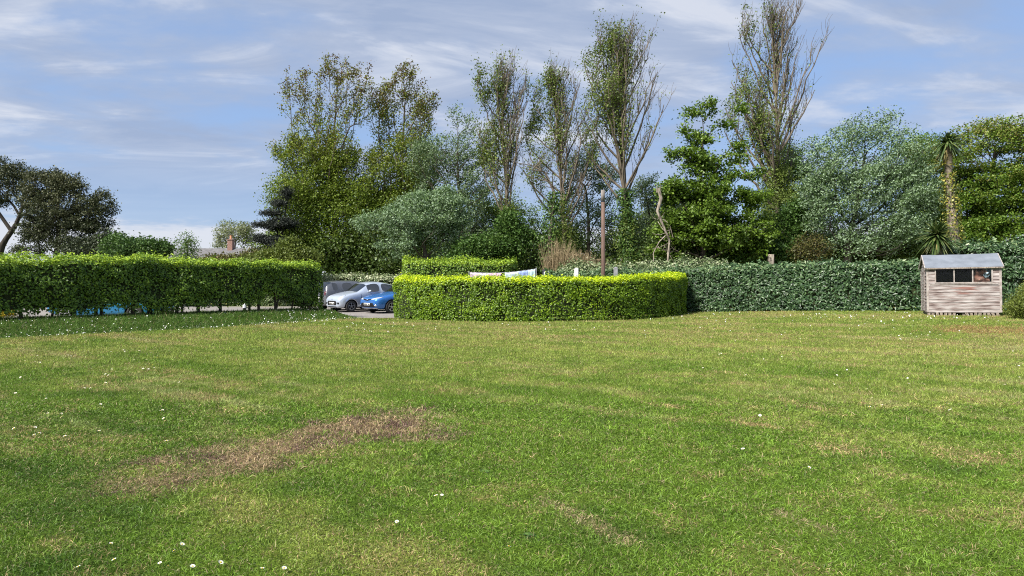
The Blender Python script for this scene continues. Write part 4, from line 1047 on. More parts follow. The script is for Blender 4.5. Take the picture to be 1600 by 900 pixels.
# ------------------------------------------------------------------ shed
def shed_mats():
    m, nt, out = new_mat('weathered_boards')
    tc = N(nt, 'ShaderNodeTexCoord'); mp = N(nt, 'ShaderNodeMapping'); mp.inputs['Scale'].default_value = (1.3, 1.3, 11)
    nt.links.new(tc.outputs['Object'], mp.inputs[0])
    n1 = N(nt, 'ShaderNodeTexNoise', i_Scale=1.6, i_Detail=8.0); nt.links.new(mp.outputs[0], n1.inputs['Vector'])
    r1 = ramp(nt, [(.30, (.07, .045, .04)), (.42, (.20, .155, .145)), (.54, (.31, .275, .265)), (.72, (.44, .41, .40))]); nt.links.new(n1.outputs['Fac'], r1.inputs[0])
    mp2 = N(nt, 'ShaderNodeMapping'); mp2.inputs['Scale'].default_value = (.8, .8, 8.5); nt.links.new(tc.outputs['Object'], mp2.inputs[0])
    n2 = N(nt, 'ShaderNodeTexNoise', i_Scale=1.5, i_Detail=5.0); nt.links.new(mp2.outputs[0], n2.inputs['Vector'])
    # worn zone in the middle of the front where the paint has gone to red wood
    sx = N(nt, 'ShaderNodeSeparateXYZ'); nt.links.new(tc.outputs['Object'], sx.inputs[0])
    def gauss(sock, c, w):
        a = N(nt, 'ShaderNodeMath', operation='SUBTRACT'); a.inputs[1].default_value = c; nt.links.new(sock, a.inputs[0])
        b = N(nt, 'ShaderNodeMath', operation='DIVIDE'); b.inputs[1].default_value = w; nt.links.new(a.outputs[0], b.inputs[0])
        c2 = N(nt, 'ShaderNodeMath', operation='MULTIPLY'); nt.links.new(b.outputs[0], c2.inputs[0]); nt.links.new(b.outputs[0], c2.inputs[1])
        return c2.outputs[0]
    g = N(nt, 'ShaderNodeMath', operation='ADD'); nt.links.new(gauss(sx.outputs[0], 1.05, .8), g.inputs[0]); nt.links.new(gauss(sx.outputs[2], .82, .38), g.inputs[1])
    ex = N(nt, 'ShaderNodeMath', operation='MULTIPLY_ADD'); ex.inputs[1].default_value = -.28; ex.inputs[2].default_value = .17; nt.links.new(g.outputs[0], ex.inputs[0])
    ad = N(nt, 'ShaderNodeMath', operation='ADD', use_clamp=True); nt.links.new(ex.outputs[0], ad.inputs[0]); nt.links.new(n2.outputs['Fac'], ad.inputs[1])
    r2 = ramp(nt, [(.64, (0, 0, 0)), (.73, (1, 1, 1))]); nt.links.new(ad.outputs[0], r2.inputs[0])
    mx = N(nt, 'ShaderNodeMix', data_type='RGBA'); mx.inputs[7].default_value = (.21, .085, .065, 1); 
    s = N(nt, 'ShaderNodeMath', operation='MULTIPLY'); s.inputs[1].default_value = .75; nt.links.new(r2.outputs[0], s.inputs[0]); nt.links.new(s.outputs[0], mx.inputs[0])
    nt.links.new(r1.outputs[0], mx.inputs[6])
    p = N(nt, 'ShaderNodeBsdfPrincipled', i_Roughness=.85); nt.links.new(mx.outputs[2], p.inputs['Base Color'])
    b = N(nt, 'ShaderNodeBump', i_Strength=.5, i_Distance=.01); nt.links.new(n1.outputs['Fac'], b.inputs['Height']); nt.links.new(b.outputs[0], p.inputs['Normal'])
    nt.links.new(p.outputs[0], out.inputs[0]); M['boards'] = m
    M['felt'] = noise_mat('roof_felt', (.12, .137, .165), (.165, .185, .22), 3, .85, bump=.1)
    M['frame'] = noise_mat('window_frame_wood', (.26, .22, .20), (.42, .38, .36), 9, .8, stretch=(1, 1, 1))
    M['pane'] = glass_mat('shed_pane', (.9, .92, .91), .82)
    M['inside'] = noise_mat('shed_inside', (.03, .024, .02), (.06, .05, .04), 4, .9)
    M['bearer'] = noise_mat('old_bearer', (.13, .10, .08), (.34, .29, .25), 8, .9, stretch=(4, 4, 1))


shed_mats()


def shed():
    A = math.radians(-24.5); W, D, He, Hr = 2.20, 1.55, 1.74, 2.17
    c0 = np.array(gp(1449.5, 493)); z0 = zt(c0[0] + 1.2, c0[1] - .2) - .02
    e = thing('garden_shed', 'small weathered pinkish timber shed with three panes and a grey felt roof', 'shed', (c0[0], c0[1], z0), A)
    e.rotation_euler = (math.radians(0.0), math.radians(-.9), A)
    b0 = .12                                                       # floor height on its bearers
    wx0, wx1, wz0, wz1 = .27, 1.93, 1.18, 1.70                      # window opening in the front wall
    def boards(mb, x0, x1, z0_, z1_, y, face=-1, depth=.020, hgt=.118):
        z = z0_
        while z < z1_ - .01:
            zt_ = min(z + hgt, z1_); jx = random.uniform(-.004, .004)
            yo = y + face * (.020 + random.uniform(0, .003)); yi = y + face * .007
            mb.add([(x0 + jx, y, z), (x1 + jx, y, z), (x1 + jx, yo, z), (x0 + jx, yo, z), (x0 + jx, y, zt_), (x1 + jx, y, zt_), (x1 + jx, yi, zt_), (x0 + jx, yi, zt_)],
                   [(0, 3, 2, 1), (4, 5, 6, 7), (0, 1, 5, 4), (2, 3, 7, 6), (1, 2, 6, 5), (0, 4, 7, 3)])
            z += hgt
    mb = MB()
    boards(mb, .045, W - .045, b0, wz0 - .03, 0); boards(mb, .045, wx0 - .03, wz0 - .03, He, 0); boards(mb, wx1 + .03, W - .045, wz0 - .03, He, 0); boards(mb, wx0 - .03, wx1 + .03, wz1 + .03, He, 0)
    mb.build('front_wall', M['boards'], e)
    # gable ends: boards trimmed to the roof slope
    for xg, nm, sg in ((0, 'side_wall', -1), (W, 'side_wall', 1)):
        g = MB(); z = b0
        while z < Hr - .05:
            z1 = min(z + .118, Hr - .02)
            def yr(zz): return (0.045, D - .045) if zz <= He else ((zz - He) / (Hr - He) * D / 2 + .02, D - (zz - He) / (Hr - He) * D / 2 - .02)
            a0, a1 = yr(z); c, d = yr(z1); xo = xg + sg * .022; xi = xg + sg * .007
            if c < d: g.add([(xg, a0, z), (xg, a1, z), (xo, a1, z), (xo, a0, z), (xg, c, z1), (xg, d, z1), (xi, d, z1), (xi, c, z1)], [(0, 1, 2, 3), (4, 7, 6, 5), (0, 4, 5, 1), (3, 2, 6, 7), (1, 5, 6, 2), (0, 3, 7, 4)])
            z = z1
        g.build(nm, M['boards'], e)
    bk = MB(); boards(bk, .045, W - .045, b0, He, D, 1); bk.build('back_wall', M['boards'], e)
    for x in (0, W):
        for y in (0, D): MB().box((x + (.012 if x == 0 else -.012), y + (.008 if y == 0 else -.008), (b0 + He) / 2 + .0), (.07, .062, He - b0 - .004)).build('corner_post', M['frame'], e, bevel=.004)
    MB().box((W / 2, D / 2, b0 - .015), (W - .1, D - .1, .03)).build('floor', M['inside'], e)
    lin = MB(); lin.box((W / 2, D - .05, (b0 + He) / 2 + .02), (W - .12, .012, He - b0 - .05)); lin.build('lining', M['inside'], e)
    # bearers and ragged skirt planks
    sk = MB()
    for x in (.08, 1.1, 2.12): sk.box((x, D / 2, .05), (.09, D - .08, .10))
    for k in range(17):
        if 7 <= k <= 8: continue
        sk.box((.04 + k * .128, -.005 + random.gauss(0, .01), .055 + random.gauss(0, .008)), (.085, .02, .14), Matrix.Rotation(random.gauss(-.12, .12), 3, 'Y'))
    sk.build('bearer', M['bearer'], e)
    # roof: two felted slabs with overhang, barge boards
    ov, ex = .06, .07; sl = math.atan2(Hr - He, D / 2); ln = (D / 2 + .09) / math.cos(sl)
    for s_, nm in ((1, 'roof_felt'), (-1, 'roof_felt')):
        cy = D / 2 - s_ * (D / 2 + .09) / 2; cz = Hr - (Hr - He) * ((D / 2 + .09) / 2) / (D / 2) + .035
        n = 9; vs = []; fs = []
        for i in range(n + 1):
            x = -ov + (W + 2 * ov) * i / n
            for j in range(5):
                t = j / 4; y = D / 2 - s_ * (D / 2 + .09) * t; z = Hr + .03 - (Hr - He) / (D / 2) * (D / 2 + .09) * t + .006 * math.sin(i * 2.3 + j * 1.7) - .012 * math.sin(math.pi * i / n)
                vs.append((x, y, z))
        top = len(vs); vs += [(x, y, z - .028) for x, y, z in vs]
        for i in range(n):
            for j in range(4):
                a = i * 5 + j; fs += [(a, a + 1, a + 6, a + 5), (top + a, top + a + 5, top + a + 6, top + a + 1)]
        for i in range(n):
            for j in (0, 4): a = i * 5 + j; fs.append((a, a + 5, top + a + 5, top + a))
        for j in range(4):
            for i in (0, n): a = i * 5 + j; fs.append((a, top + a, top + a + 1, a + 1))
        ro = MB().add(vs, fs).build(nm, M['felt'], e)
    for x in (-ov - .012, W + ov + .012):
        for s_ in (1, -1):
            rot = Matrix.Rotation(-s_ * sl * -1, 3, 'X')
            MB().box((x, D / 2 - s_ * (D / 2 + .09) / 2, Hr - (Hr - He) / 2 * 1.11 - .012), (.022, ln + .01, .09), rot).build('barge_board', M['frame'], e)
    MB().box((W / 2, -.088, He - .055), (W + .1, .018, .045)).build('eaves_board', M['bearer'], e)
    # windows: three panes side by side, each with its own glass
    fr = MB(); wm = (wx0 + wx1) / 2
    for z in (wz0 - .012, wz1 + .012): fr.box((wm, -.022, z), (wx1 - wx0 + .06, .05, .034))
    for x in (wx0 - .014, wx1 + .014, wx0 + (wx1 - wx0) / 3, wx0 + 2 * (wx1 - wx0) / 3): fr.box((x, -.020, (wz0 + wz1) / 2), (.036, .044, wz1 - wz0 - .012))
    w = fr.build('window', M['frame'], e, bevel=.003)
    for k in range(3):
        x = wx0 + (wx1 - wx0) * (k + .5) / 3; MB().box((x, -.004, (wz0 + wz1) / 2), ((wx1 - wx0) / 3 - .038, .004, wz1 - wz0 - .012)).build('pane', M['pane'], w)
    MB().box((W / 2 + .0, -.026, wz0 - .055), (W - .16, .022, .03)).build('window_sill', M['frame'], e, bevel=.003)
    # door side strip on the gable
    MB().box((-.034, D * .5, (b0 + He) / 2), (.016, .78, He - b0 - .08)).build('door', M['boards'], e)
    # things leaning inside the right-hand pane
    R = Matrix.Rotation(A, 4, 'Z')
    def cloth(name, lab, c, col1, col2, sx, sz, cat):
        vs = []; fs = []; n = 10
        for i in range(n):
            for j in range(n):
                u = i / (n - 1) - .5; v = j / (n - 1) - .5
                vs.append((u * sx * (1 - .3 * (v + .5)), .07 * math.sin(u * 9 + v * 4) + .05 * math.sin(v * 13 + u * 3) + .25 * v * 0, v * sz + .05 * math.sin(u * 7)))
        for i in range(n - 1):
            for j in range(n - 1): a = i * n + j; fs.append((a, a + n, a + n + 1, a + 1))
        b = MB().add(vs, fs).build(name, noise_mat(name + '_cloth', col1, col2, 5, .9), smooth=True); so = b.modifiers.new('thickness', 'SOLIDIFY'); so.thickness = .012
        p = R @ Vector(c); b.location = (c0[0] + p.x, c0[1] + p.y, z0 + p.z); b.rotation_euler = (0, 0, A); tag(b, lab, cat)
    cloth('sack', 'crumpled pinkish sack behind the right-hand shed pane', (1.62, .10, 1.38), (.40, .16, .12), (.62, .36, .30), .52, .52, 'sack')
    cloth('cloth', 'pale blue cloth hanging in the corner of the right-hand shed pane', (1.82, .06, 1.58), (.25, .36, .46), (.40, .50, .58), .26, .34, 'cloth')


shed()


# ------------------------------------------------------------------ cars
def paint(name, c, metal=.5):
    m, nt, out = new_mat(name)
    p = N(nt, 'ShaderNodeBsdfPrincipled', i_Roughness=.32, i_Metallic=metal); p.inputs['Coat Weight'].default_value = .7; p.inputs['Coat Roughness'].default_value = .06
    n = N(nt, 'ShaderNodeTexNoise', i_Scale=3.0, i_Detail=4.0); tc = N(nt, 'ShaderNodeTexCoord'); nt.links.new(tc.outputs['Object'], n.inputs['Vector'])
    r = ramp(nt, [(.3, tuple(q * .92 for q in c)), (.7, c)]); nt.links.new(n.outputs['Fac'], r.inputs[0]); nt.links.new(r.outputs[0], p.inputs['Base Color']); nt.links.new(p.outputs[0], out.inputs[0])
    return m


M['black'] = noise_mat('black_plastic', (.008, .008, .009), (.018, .018, .019), 20, .8, spec=.12)
M['tyre'] = noise_mat('tyre_rubber', (.014, .014, .014), (.03, .03, .03), 20, .85)
M['alloy'] = noise_mat('alloy', (.45, .46, .48), (.6, .61, .63), 8, .3, metal=.8)
M['carglass'] = glass_mat('car_glass', (.55, .62, .6), .12)
M['carglass'].node_tree.nodes['Principled BSDF'].inputs['Specular IOR Level'].default_value = 1.0
M['carglass'].node_tree.nodes['Principled BSDF'].inputs['IOR'].default_value = 1.75
M['lamp'] = noise_mat('headlamp', (.55, .58, .62), (.75, .78, .82), 12, .08, metal=.4, spec=.8, coat=1.0)
M['redlamp'] = noise_mat('tail_lamp', (.07, .008, .008), (.11, .012, .012), 12, .15, coat=1.0)
M['plate'] = noise_mat('number_plate', (.7, .7, .66), (.78, .78, .74), 10, .5)
M['chrome'] = noise_mat('chrome', (.6, .61, .63), (.7, .71, .73), 10, .15, metal=1.0)
M['seat'] = noise_mat('car_seat', (.03, .03, .032), (.06, .06, .06), 10, .9)


def car(label, loc, heading, colour, stations, wheelbase, wr, halfw, xf, group=None, style='small', name='parked_car'):
    """stations: (x, zlow, zbelt, zroof, w, wroof, glass) front to back; glass: side-window flag, x forward"""
    e = thing(name, label, 'car', loc, heading, group)
    sec = []
    for (x, zl, zb, zr, w, wr_, g) in stations:
        if zr <= zb + .02:
            pts = [(0, zl), (w * .80, zl), (w * .97, zl + .10), (w, (zl + zb) / 2), (w * .985, zb - .10), (w * .90, zb - .02), (w * .55, zb + .015), (0, zb + .03)]
        else:
            pts = [(0, zl), (w * .80, zl), (w * .97, zl + .10), (w, (zl + zb) / 2), (w * .985, zb), (wr_ + (w * .985 - wr_) * .10, zr - .075), (wr_ * .72, zr), (0, zr + .02)]
        sec.append((x, pts))
    bm = bmesh.new(); rows = []
    for x, pts in sec:
        row = [bm.verts.new((x, y, z)) for y, z in pts] + [bm.verts.new((x, -y, z)) for y, z in pts[-2:0:-1]]
        rows.append(row)
    n = len(rows[0])
    for k, (r0, r1) in enumerate(zip(rows[:-1], rows[1:])):
        for i in range(n):
            j = (i + 1) % n; f = bm.faces.new((r0[i], r0[j], r1[j], r1[i])); f.smooth = True
            sa, sb = stations[k], stations[k + 1]
            side = i in (4, n - 5)
            if side and sa[6] == 1 and sb[6] in (1, 2): f.material_index = 1
            if i in (5, 6, n - 7, n - 6) and sa[6] == 3 and sb[6] in (1, 3): f.material_index = 2
            if i in (5, 6, n - 7, n - 6) and sa[6] in (2, 4) and sb[6] == 4: f.material_index = 3
    for row, rev in ((rows[0], False), (rows[-1], True)):
        half = n // 2
        for i in range(half):
            a, b, c, d = row[i], row[i + 1], row[(n - i - 1) % n], row[(n - i) % n]
            vs = []
            for v in (a, b, c, d):
                if v not in vs: vs.append(v)
            if len(vs) > 2: bm.faces.new(vs if not rev else vs[::-1])
    bmesh.ops.recalc_face_normals(bm, faces=bm.faces)
    cl = bm.edges.layers.float.get('crease_edge') or bm.edges.layers.float.new('crease_edge')
    for ed in bm.edges:
        ms = {f.material_index for f in ed.link_faces}
        if len(ms) > 1: ed[cl] = .85
    me = bpy.data.meshes.new('body'); bm.to_mesh(me); bm.free()
    pm = paint('car_paint_' + style, colour, .45)
    for q in (pm, M['carglass'], M['carglass'], M['carglass'], M['black']): me.materials.append(q)
    tmp = bpy.data.objects.new('tmp_body', me); COL.objects.link(tmp)
    ss = tmp.modifiers.new('s', 'SUBSURF'); ss.levels = 2; ss.render_levels = 2
    wx = [xf, xf - wheelbase]; cut = MB(); cutters = []
    for x in wx:
        for s_ in (1, -1):
            c = MB(); c.tube([(x, s_ * (halfw - .26), wr), (x, s_ * (halfw + .2), wr)], wr + .055, 28)
            cm = bpy.data.meshes.new('cut'); cm.from_pydata(c.v, [], c.f)
            b2 = bmesh.new(); b2.from_mesh(cm); bmesh.ops.recalc_face_normals(b2, faces=b2.faces); b2.to_mesh(cm); b2.free()
            for q in (pm, M['carglass'], M['carglass'], M['carglass'], M['black']): cm.materials.append(q)
            cm.polygons.foreach_set('material_index', [4] * len(cm.polygons))
            co = bpy.data.objects.new('cut', cm); COL.objects.link(co); cutters.append(co)
            bo = tmp.modifiers.new('b', 'BOOLEAN'); bo.operation = 'DIFFERENCE'; bo.solver = 'EXACT'; bo.object = co
            try: bo.material_mode = 'INDEX'
            except Exception: pass
    dg = bpy.context.evaluated_depsgraph_get(); ev = tmp.evaluated_get(dg); full = bpy.data.meshes.new_from_object(ev)
    for q in cutters + [tmp]: bpy.data.objects.remove(q)
    bmf = bmesh.new(); bmf.from_mesh(full); tree = BVHTree.FromBMesh(bmf); bmf.free()
    def piece(idx, name, parent, mat2=None):
        b = bmesh.new(); b.from_mesh(full)
        bmesh.ops.delete(b, geom=[f for f in b.faces if f.material_index not in idx], context='FACES')
        if not b.faces: b.free(); return None
        m2 = bpy.data.meshes.new(name); b.to_mesh(m2); b.free()
        for q in (pm, M['carglass'], M['carglass'], M['carglass'], M['black']): m2.materials.append(q)
        return link(name, m2, parent, True)
    piece((0, 4), 'body', e)
    # side glass: one mesh per window
    for idx, nm in ((1, 'side_window'), (2, 'windscreen'), (3, 'rear_window')):
        b = bmesh.new(); b.from_mesh(full); bmesh.ops.delete(b, geom=[f for f in b.faces if f.material_index != idx], context='FACES')
        left = set(b.faces); isl = []
        while left:
            st = [left.pop()]; grp = set(st)
            while st:
                f = st.pop()
                for ed in f.edges:
                    for g in ed.link_faces:
                        if g in left: left.discard(g); grp.add(g); st.append(g)
            isl.append([f.index for f in grp])
        b.free()
        for ids in isl:
            b = bmesh.new(); b.from_mesh(full); bmesh.ops.delete(b, geom=[f for f in b.faces if f.material_index != idx], context='FACES'); b.faces.ensure_lookup_table(); b.faces.index_update()
            keep = set(ids); bmesh.ops.delete(b, geom=[f for f in b.faces if f.index not in keep], context='FACES')
            m2 = bpy.data.meshes.new(nm); b.to_mesh(m2); b.free()
            for q in (pm, M['carglass'], M['carglass'], M['carglass']): m2.materials.append(q)
            link(nm, m2, e, True)
    # patch hugging the bodywork, seen along axis
    def decal(name, poly, axis, mat, off=.006, rings=4, smooth=True, parent=None, thick=.0):
        poly = np.array(poly, float); c = poly.mean(0); P2 = []; q = []
        dense = []
        for a, b in zip(poly, np.roll(poly, -1, 0)):
            m = max(1, int(np.linalg.norm(b - a) / .05))
            for i in range(m): dense.append(a + (b - a) * i / m)
        dense = np.array(dense); k = len(dense)
        for r in range(rings + 1):
            t = r / rings
            for p in dense: P2.append(c + (p - c) * t)
        V = []
        for p in P2:
            o_, d_ = {'front': (Vector((5, p[0], p[1])), Vector((-1, 0, 0))), 'back': (Vector((-5, p[0], p[1])), Vector((1, 0, 0))), 'left': (Vector((p[0], 5, p[1])), Vector((0, -1, 0))), 'right': (Vector((p[0], -5, p[1])), Vector((0, 1, 0))), 'top': (Vector((p[0], p[1], 5)), Vector((0, 0, -1)))}[axis]
            h, nn, ix, ds = tree.ray_cast(o_, d_)
            if h is None: h = Vector((o_.x if axis in ('left', 'right', 'top') else (1.5 if axis == 'front' else -1.5), 0, 0)); nn = Vector((0, 0, 1)); return None
            if nn.dot(d_) > 0: nn = -nn
            V.append(h + nn * (off if len(V) >= 0 else 0))
        fs = []
        for r in range(1, rings):
            for i in range(k): a = r * k + i; b = r * k + (i + 1) % k; fs.append((a, b, b + k, a + k))
        for i in range(k): fs.append((0, k + (i + 1) % k, k + i))
        mm = MB().add(V, fs); o = mm.build(name, mat, parent or e, smooth=smooth)
        so = o.modifiers.new('thickness', 'SOLIDIFY'); so.thickness = .008; so.offset = 0
        return o
    # wheels
    for x in wx:
        for s_ in (1, -1):
            cy = s_ * (halfw - .115); t = MB(); prof = [(wr * .64, -.085), (wr * .93, -.095), (wr, -.07), (wr, .07), (wr * .93, .095), (wr * .64, .085)]; nn = 28; vs = []; fs = []
            for i in range(nn):
                a = 2 * math.pi * i / nn
                for r, yy in prof: vs.append((r * math.cos(a), yy, r * math.sin(a)))
            for i in range(nn):
                for j in range(6):
                    a = i * 6 + j; b = i * 6 + (j + 1) % 6; c = ((i + 1) % nn) * 6; fs.append((a, b, c + (j + 1) % 6, c + j))
            w = t.add(vs, fs).build('wheel', M['tyre'], e, smooth=True); w.location = (x, cy, wr)
            rm = MB(); yo = s_ * .088
            rr = wr * .64; ring = []; 
            vs = []; fs = []
            for i in range(nn):
                a = 2 * math.pi * i / nn
                for r, yy in ((rr, yo), (rr * .88, yo), (rr * .86, yo - s_ * .05), (rr, yo - s_ * .05)): vs.append((r * math.cos(a), yy, r * math.sin(a)))
            for i in range(nn):
                for j in range(4): a = i * 4 + j; b = i * 4 + (j + 1) % 4; c = ((i + 1) % nn) * 4; fs.append((a, b, c + (j + 1) % 4, c + j))
            rm.add(vs, fs)
            for k in range(5 if style != 'boxy' else 6):
                a = 2 * math.pi * k / (5 if style != 'boxy' else 6) + .3
                for da in (-.16, .16): rm.box((rr * .5 * math.cos(a + da * .4), yo - s_ * .012, rr * .5 * math.sin(a + da * .4)), (rr * .86, .022, .026), Matrix.Rotation(-(a + da * .6), 3, 'Y'))
            rm.tube([(0, yo - s_ * .03, 0), (0, yo + s_ * .004, 0)], .055, 14)
            rm.build('rim', M['alloy'], w)
            dk = MB(); dk.tube([(0, yo - s_ * .07, 0), (0, yo - s_ * .055, 0)], rr * .9, 20); dk.build('brake_disc', M['black'], w)
    for s_ in (1, -1):
        mi = MB(); mi.ball((0, 0, 0), (.07, .10, .065), 12, 8); k = [st for st in stations if st[6] in (1,)][0]
        o = mi.build('wing_mirror', pm, e, smooth=True); o.location = (k[0] - .05, s_ * (halfw + .07), k[2] + .06)
    # cabin: seats and dashboard behind the glass
    fx = [st for st in stations if st[6] == 1]
    xm = fx[0][0]
    for y in (-.36, .36):
        s2 = MB(); s2.box((xm - .75, y, .62), (.5, .48, .18)); s2.box((xm - 1.0, y, .92), (.16, .46, .6), Matrix.Rotation(-.2, 3, 'Y')); s2.box((xm - 1.1, y, 1.2), (.08, .24, .16)); s2.build('seat', M['seat'], e, bevel=.04)
    return e, decal, dict(pm=pm)


def plate_marks(e, decal, axis, y0, z0, w, h):
    decal('number_plate', [(y0 - w / 2, z0 - h / 2), (y0 + w / 2, z0 - h / 2), (y0 + w / 2, z0 + h / 2), (y0 - w / 2, z0 + h / 2)], axis, M['plate'], .016)
    for i in range(7):
        if i == 4: continue
        y = y0 - w * .40 + i * w * .133; decal('plate_mark', [(y - w * .045, z0 - h * .30), (y + w * .045, z0 - h * .30), (y + w * .045, z0 + h * .30), (y - w * .045, z0 + h * .30)], axis, M['black'], .024, 1)


PI = math.pi
# silver hatchback: glass flags 3 = windscreen start, 1 = side window run, 2 = end of the side glass, 4 = tailgate glass
small = [(1.80, .32, .58, .58, .52, .3, 0), (1.77, .22, .68, .68, .66, .4, 0), (1.62, .19, .80, .80, .76, .4, 0), (1.30, .18, .90, .90, .81, .45, 0), (.95, .18, .97, .97, .82, .5, 0), (.78, .18, .99, 1.02, .82, .60, 3),
         (.22, .18, .97, 1.40, .82, .58, 1), (-.10, .18, .98, 1.49, .825, .57, 1), (-.52, .18, 1.0, 1.50, .825, .56, 2), (-.60, .18, 1.0, 1.50, .825, .56, 1), (-.95, .18, 1.03, 1.47, .825, .55, 1), (-1.42, .20, 1.13, 1.38, .80, .52, 2), (-1.62, .26, 1.05, 1.24, .76, .50, 4), (-1.80, .30, .95, 1.0, .70, .46, 4), (-1.83, .36, .72, .72, .60, .3, 0)]
e, dc, _ = car('silver-blue small hatchback parked with its nose to the lawn, middle of the three cars', (-7.65, 35.1, .026), math.radians(225), (.50, .56, .66), small, 2.30, .29, .82, 1.17, 'cars parked beyond the hedge gap', 'small')
for s_ in (1, -1):
    dc('headlight', [(s_ * .42, .74), (s_ * .56, .70), (s_ * .67, .74), (s_ * .70, .82), (s_ * .60, .85), (s_ * .48, .80)], 'front', M['lamp'])
    dc('fog_lamp', [(s_ * .50, .40), (s_ * .60, .40), (s_ * .62, .47), (s_ * .55, .50), (s_ * .48, .46)], 'front', M['black'], .008)
    dc('door_handle', [(-.62, .84), (-.44, .84), (-.44, .88), (-.62, .88)], 'left' if s_ > 0 else 'right', M['chrome'], .015)
    dc('door_seam', [(-.74, .34), (-.73, .34), (-.73, .93), (-.74, .93)], 'left' if s_ > 0 else 'right', M['black'], .004)
    dc('door_seam', [(.62, .34), (.63, .34), (.63, .90), (.62, .90)], 'left' if s_ > 0 else 'right', M['black'], .004)
    dc('sill_trim', [(-.80, .20), (.80, .20), (.80, .25), (-.80, .25)], 'left' if s_ > 0 else 'right', M['black'], .006)
dc('grille', [(-.36, .35), (.36, .35), (.43, .46), (.34, .56), (-.34, .56), (-.43, .46)], 'front', M['black'], .008)
dc('badge', [(-.06, .64), (0, .625), (.06, .64), (0, .655)], 'front', M['chrome'], .01)
plate_marks(e, dc, 'front', 0, .44, .46, .105)
dc('lower_intake', [(-.40, .245), (.40, .245), (.36, .29), (-.36, .29)], 'front', M['black'], .008)
dc('wiper', [(.74, -.50), (.76, -.50), (.80, .45), (.78, .45)], 'top', M['black'], .012)

hatch = [(2.13, .34, .60, .60, .50, .3, 0), (2.10, .22, .70, .70, .68, .4, 0), (1.90, .19, .78, .78, .80, .45, 0), (1.45, .18, .89, .89, .87, .5, 0), (1.0, .18, .95, .95, .88, .55, 0), (.82, .18, .97, 1.0, .88, .66, 3),
         (.12, .18, .97, 1.38, .88, .62, 1), (-.30, .18, .98, 1.46, .88, .60, 2), (-.39, .18, .98, 1.465, .88, .60, 1), (-.8, .18, .99, 1.46, .88, .59, 1), (-1.3, .18, 1.03, 1.40, .88, .57, 1), (-1.68, .20, 1.08, 1.30, .85, .54, 2), (-1.90, .26, 1.03, 1.16, .82, .52, 4), (-2.08, .30, .96, .98, .76, .48, 4), (-2.13, .36, .72, .72, .62, .3, 0)]
def blue_details(e, dc, both=True):
    for s_ in (1, -1):
        dc('headlight', [(s_ * .30, .645), (s_ * .50, .655), (s_ * .72, .72), (s_ * .76, .79), (s_ * .58, .755), (s_ * .36, .69)], 'front', M['lamp'])
        dc('fog_lamp', [(s_ * .58, .36), (s_ * .68, .36), (s_ * .68, .42), (s_ * .58, .42)], 'front', M['lamp'], .012)
        sd = 'left' if s_ > 0 else 'right'
        for x in (.02, -.95): dc('door_handle', [(x - .22, .84), (x - .04, .84), (x - .04, .88), (x - .22, .88)], sd, M['chrome'], .015)
        for x in (.72, -.28, -1.05): dc('door_seam', [(x, .34), (x + .01, .34), (x + .01, .92), (x, .92)], sd, M['black'], .004)
    dc('grille', [(-.32, .655), (0, .60), (.32, .655), (.30, .69), (0, .645), (-.30, .69)], 'front', M['black'], .009)
    dc('badge', [(-.07, .645), (0, .615), (.07, .645), (0, .675)], 'front', M['chrome'], .014)
    dc('lower_intake', [(-.62, .31), (.62, .31), (.46, .50), (-.46, .50)], 'front', M['black'], .008)
    plate_marks(e, dc, 'front', 0, .44, .50, .11)
    dc('bumper_lip', [(-.64, .245), (.64, .245), (.64, .275), (-.64, .275)], 'front', M['chrome'], .012)
e, dc, _ = car('bright blue hatchback half hidden by the middle hedge, nearest of the three cars', (-5.40, 34.02, .026), math.radians(225), (.035, .17, .50), hatch, 2.60, .31, .88, 1.30, 'cars parked beyond the hedge gap', 'hatch')
blue_details(e, dc)
e, dc, _ = car('bright blue car glimpsed between the stems under the left hedge', (-15.55, 26.6, .026), 0, (.03, .24, .50), hatch, 2.62, .31, .88, 1.30, None, 'teal')
blue_details(e, dc)

boxy = [(1.90, .34, .70, .70, .55, .3, 0), (1.86, .24, .82, .82, .70, .4, 0), (1.65, .22, .92, .92, .80, .45, 0), (1.15, .20, 1.0, 1.0, .84, .5, 0), (.98, .20, 1.02, 1.05, .84, .66, 3), (.55, .20, 1.0, 1.46, .84, .64, 1), (.2, .20, 1.0, 1.54, .84, .63, 1),
        (-.18, .20, 1.0, 1.56, .84, .63, 2), (-.30, .20, 1.0, 1.56, .84, .63, 1), (-.98, .20, 1.02, 1.55, .84, .62, 2), (-1.20, .20, 1.02, 1.55, .84, .62, 1), (-1.52, .22, 1.04, 1.51, .83, .62, 2), (-1.80, .26, 1.02, 1.42, .81, .60, 4), (-1.90, .30, .98, 1.02, .78, .56, 4), (-1.92, .36, .70, .70, .70, .4, 0)]
e, dc, _ = car('dark grey boxy car at the end of the left hedge, farthest of the three cars', (-8.72, 36.85, .026), math.radians(45), (.13, .137, .155), boxy, 2.45, .31, .84, 1.20, 'cars parked beyond the hedge gap', 'boxy')
for s_ in (1, -1):
    sd = 'left' if s_ > 0 else 'right'
    dc('tail_light', [(s_ * .60, .80), (s_ * .72, .80), (s_ * .72, 1.0), (s_ * .60, 1.0)], 'back', M['redlamp'])
    for x in (.3, -.65): dc('door_handle', [(x - .22, .88), (x - .04, .88), (x - .04, .92), (x - .22, .92)], sd, M['chrome'], .015)
    for x in (.75, -.02, -.80): dc('door_seam', [(x, .36), (x + .01, .36), (x + .01, .96), (x, .96)], sd, M['black'], .004)
dc('number_plate', [(-.25, .60), (.25, .60), (.25, .71), (-.25, .71)], 'back', M['plate'], .01)


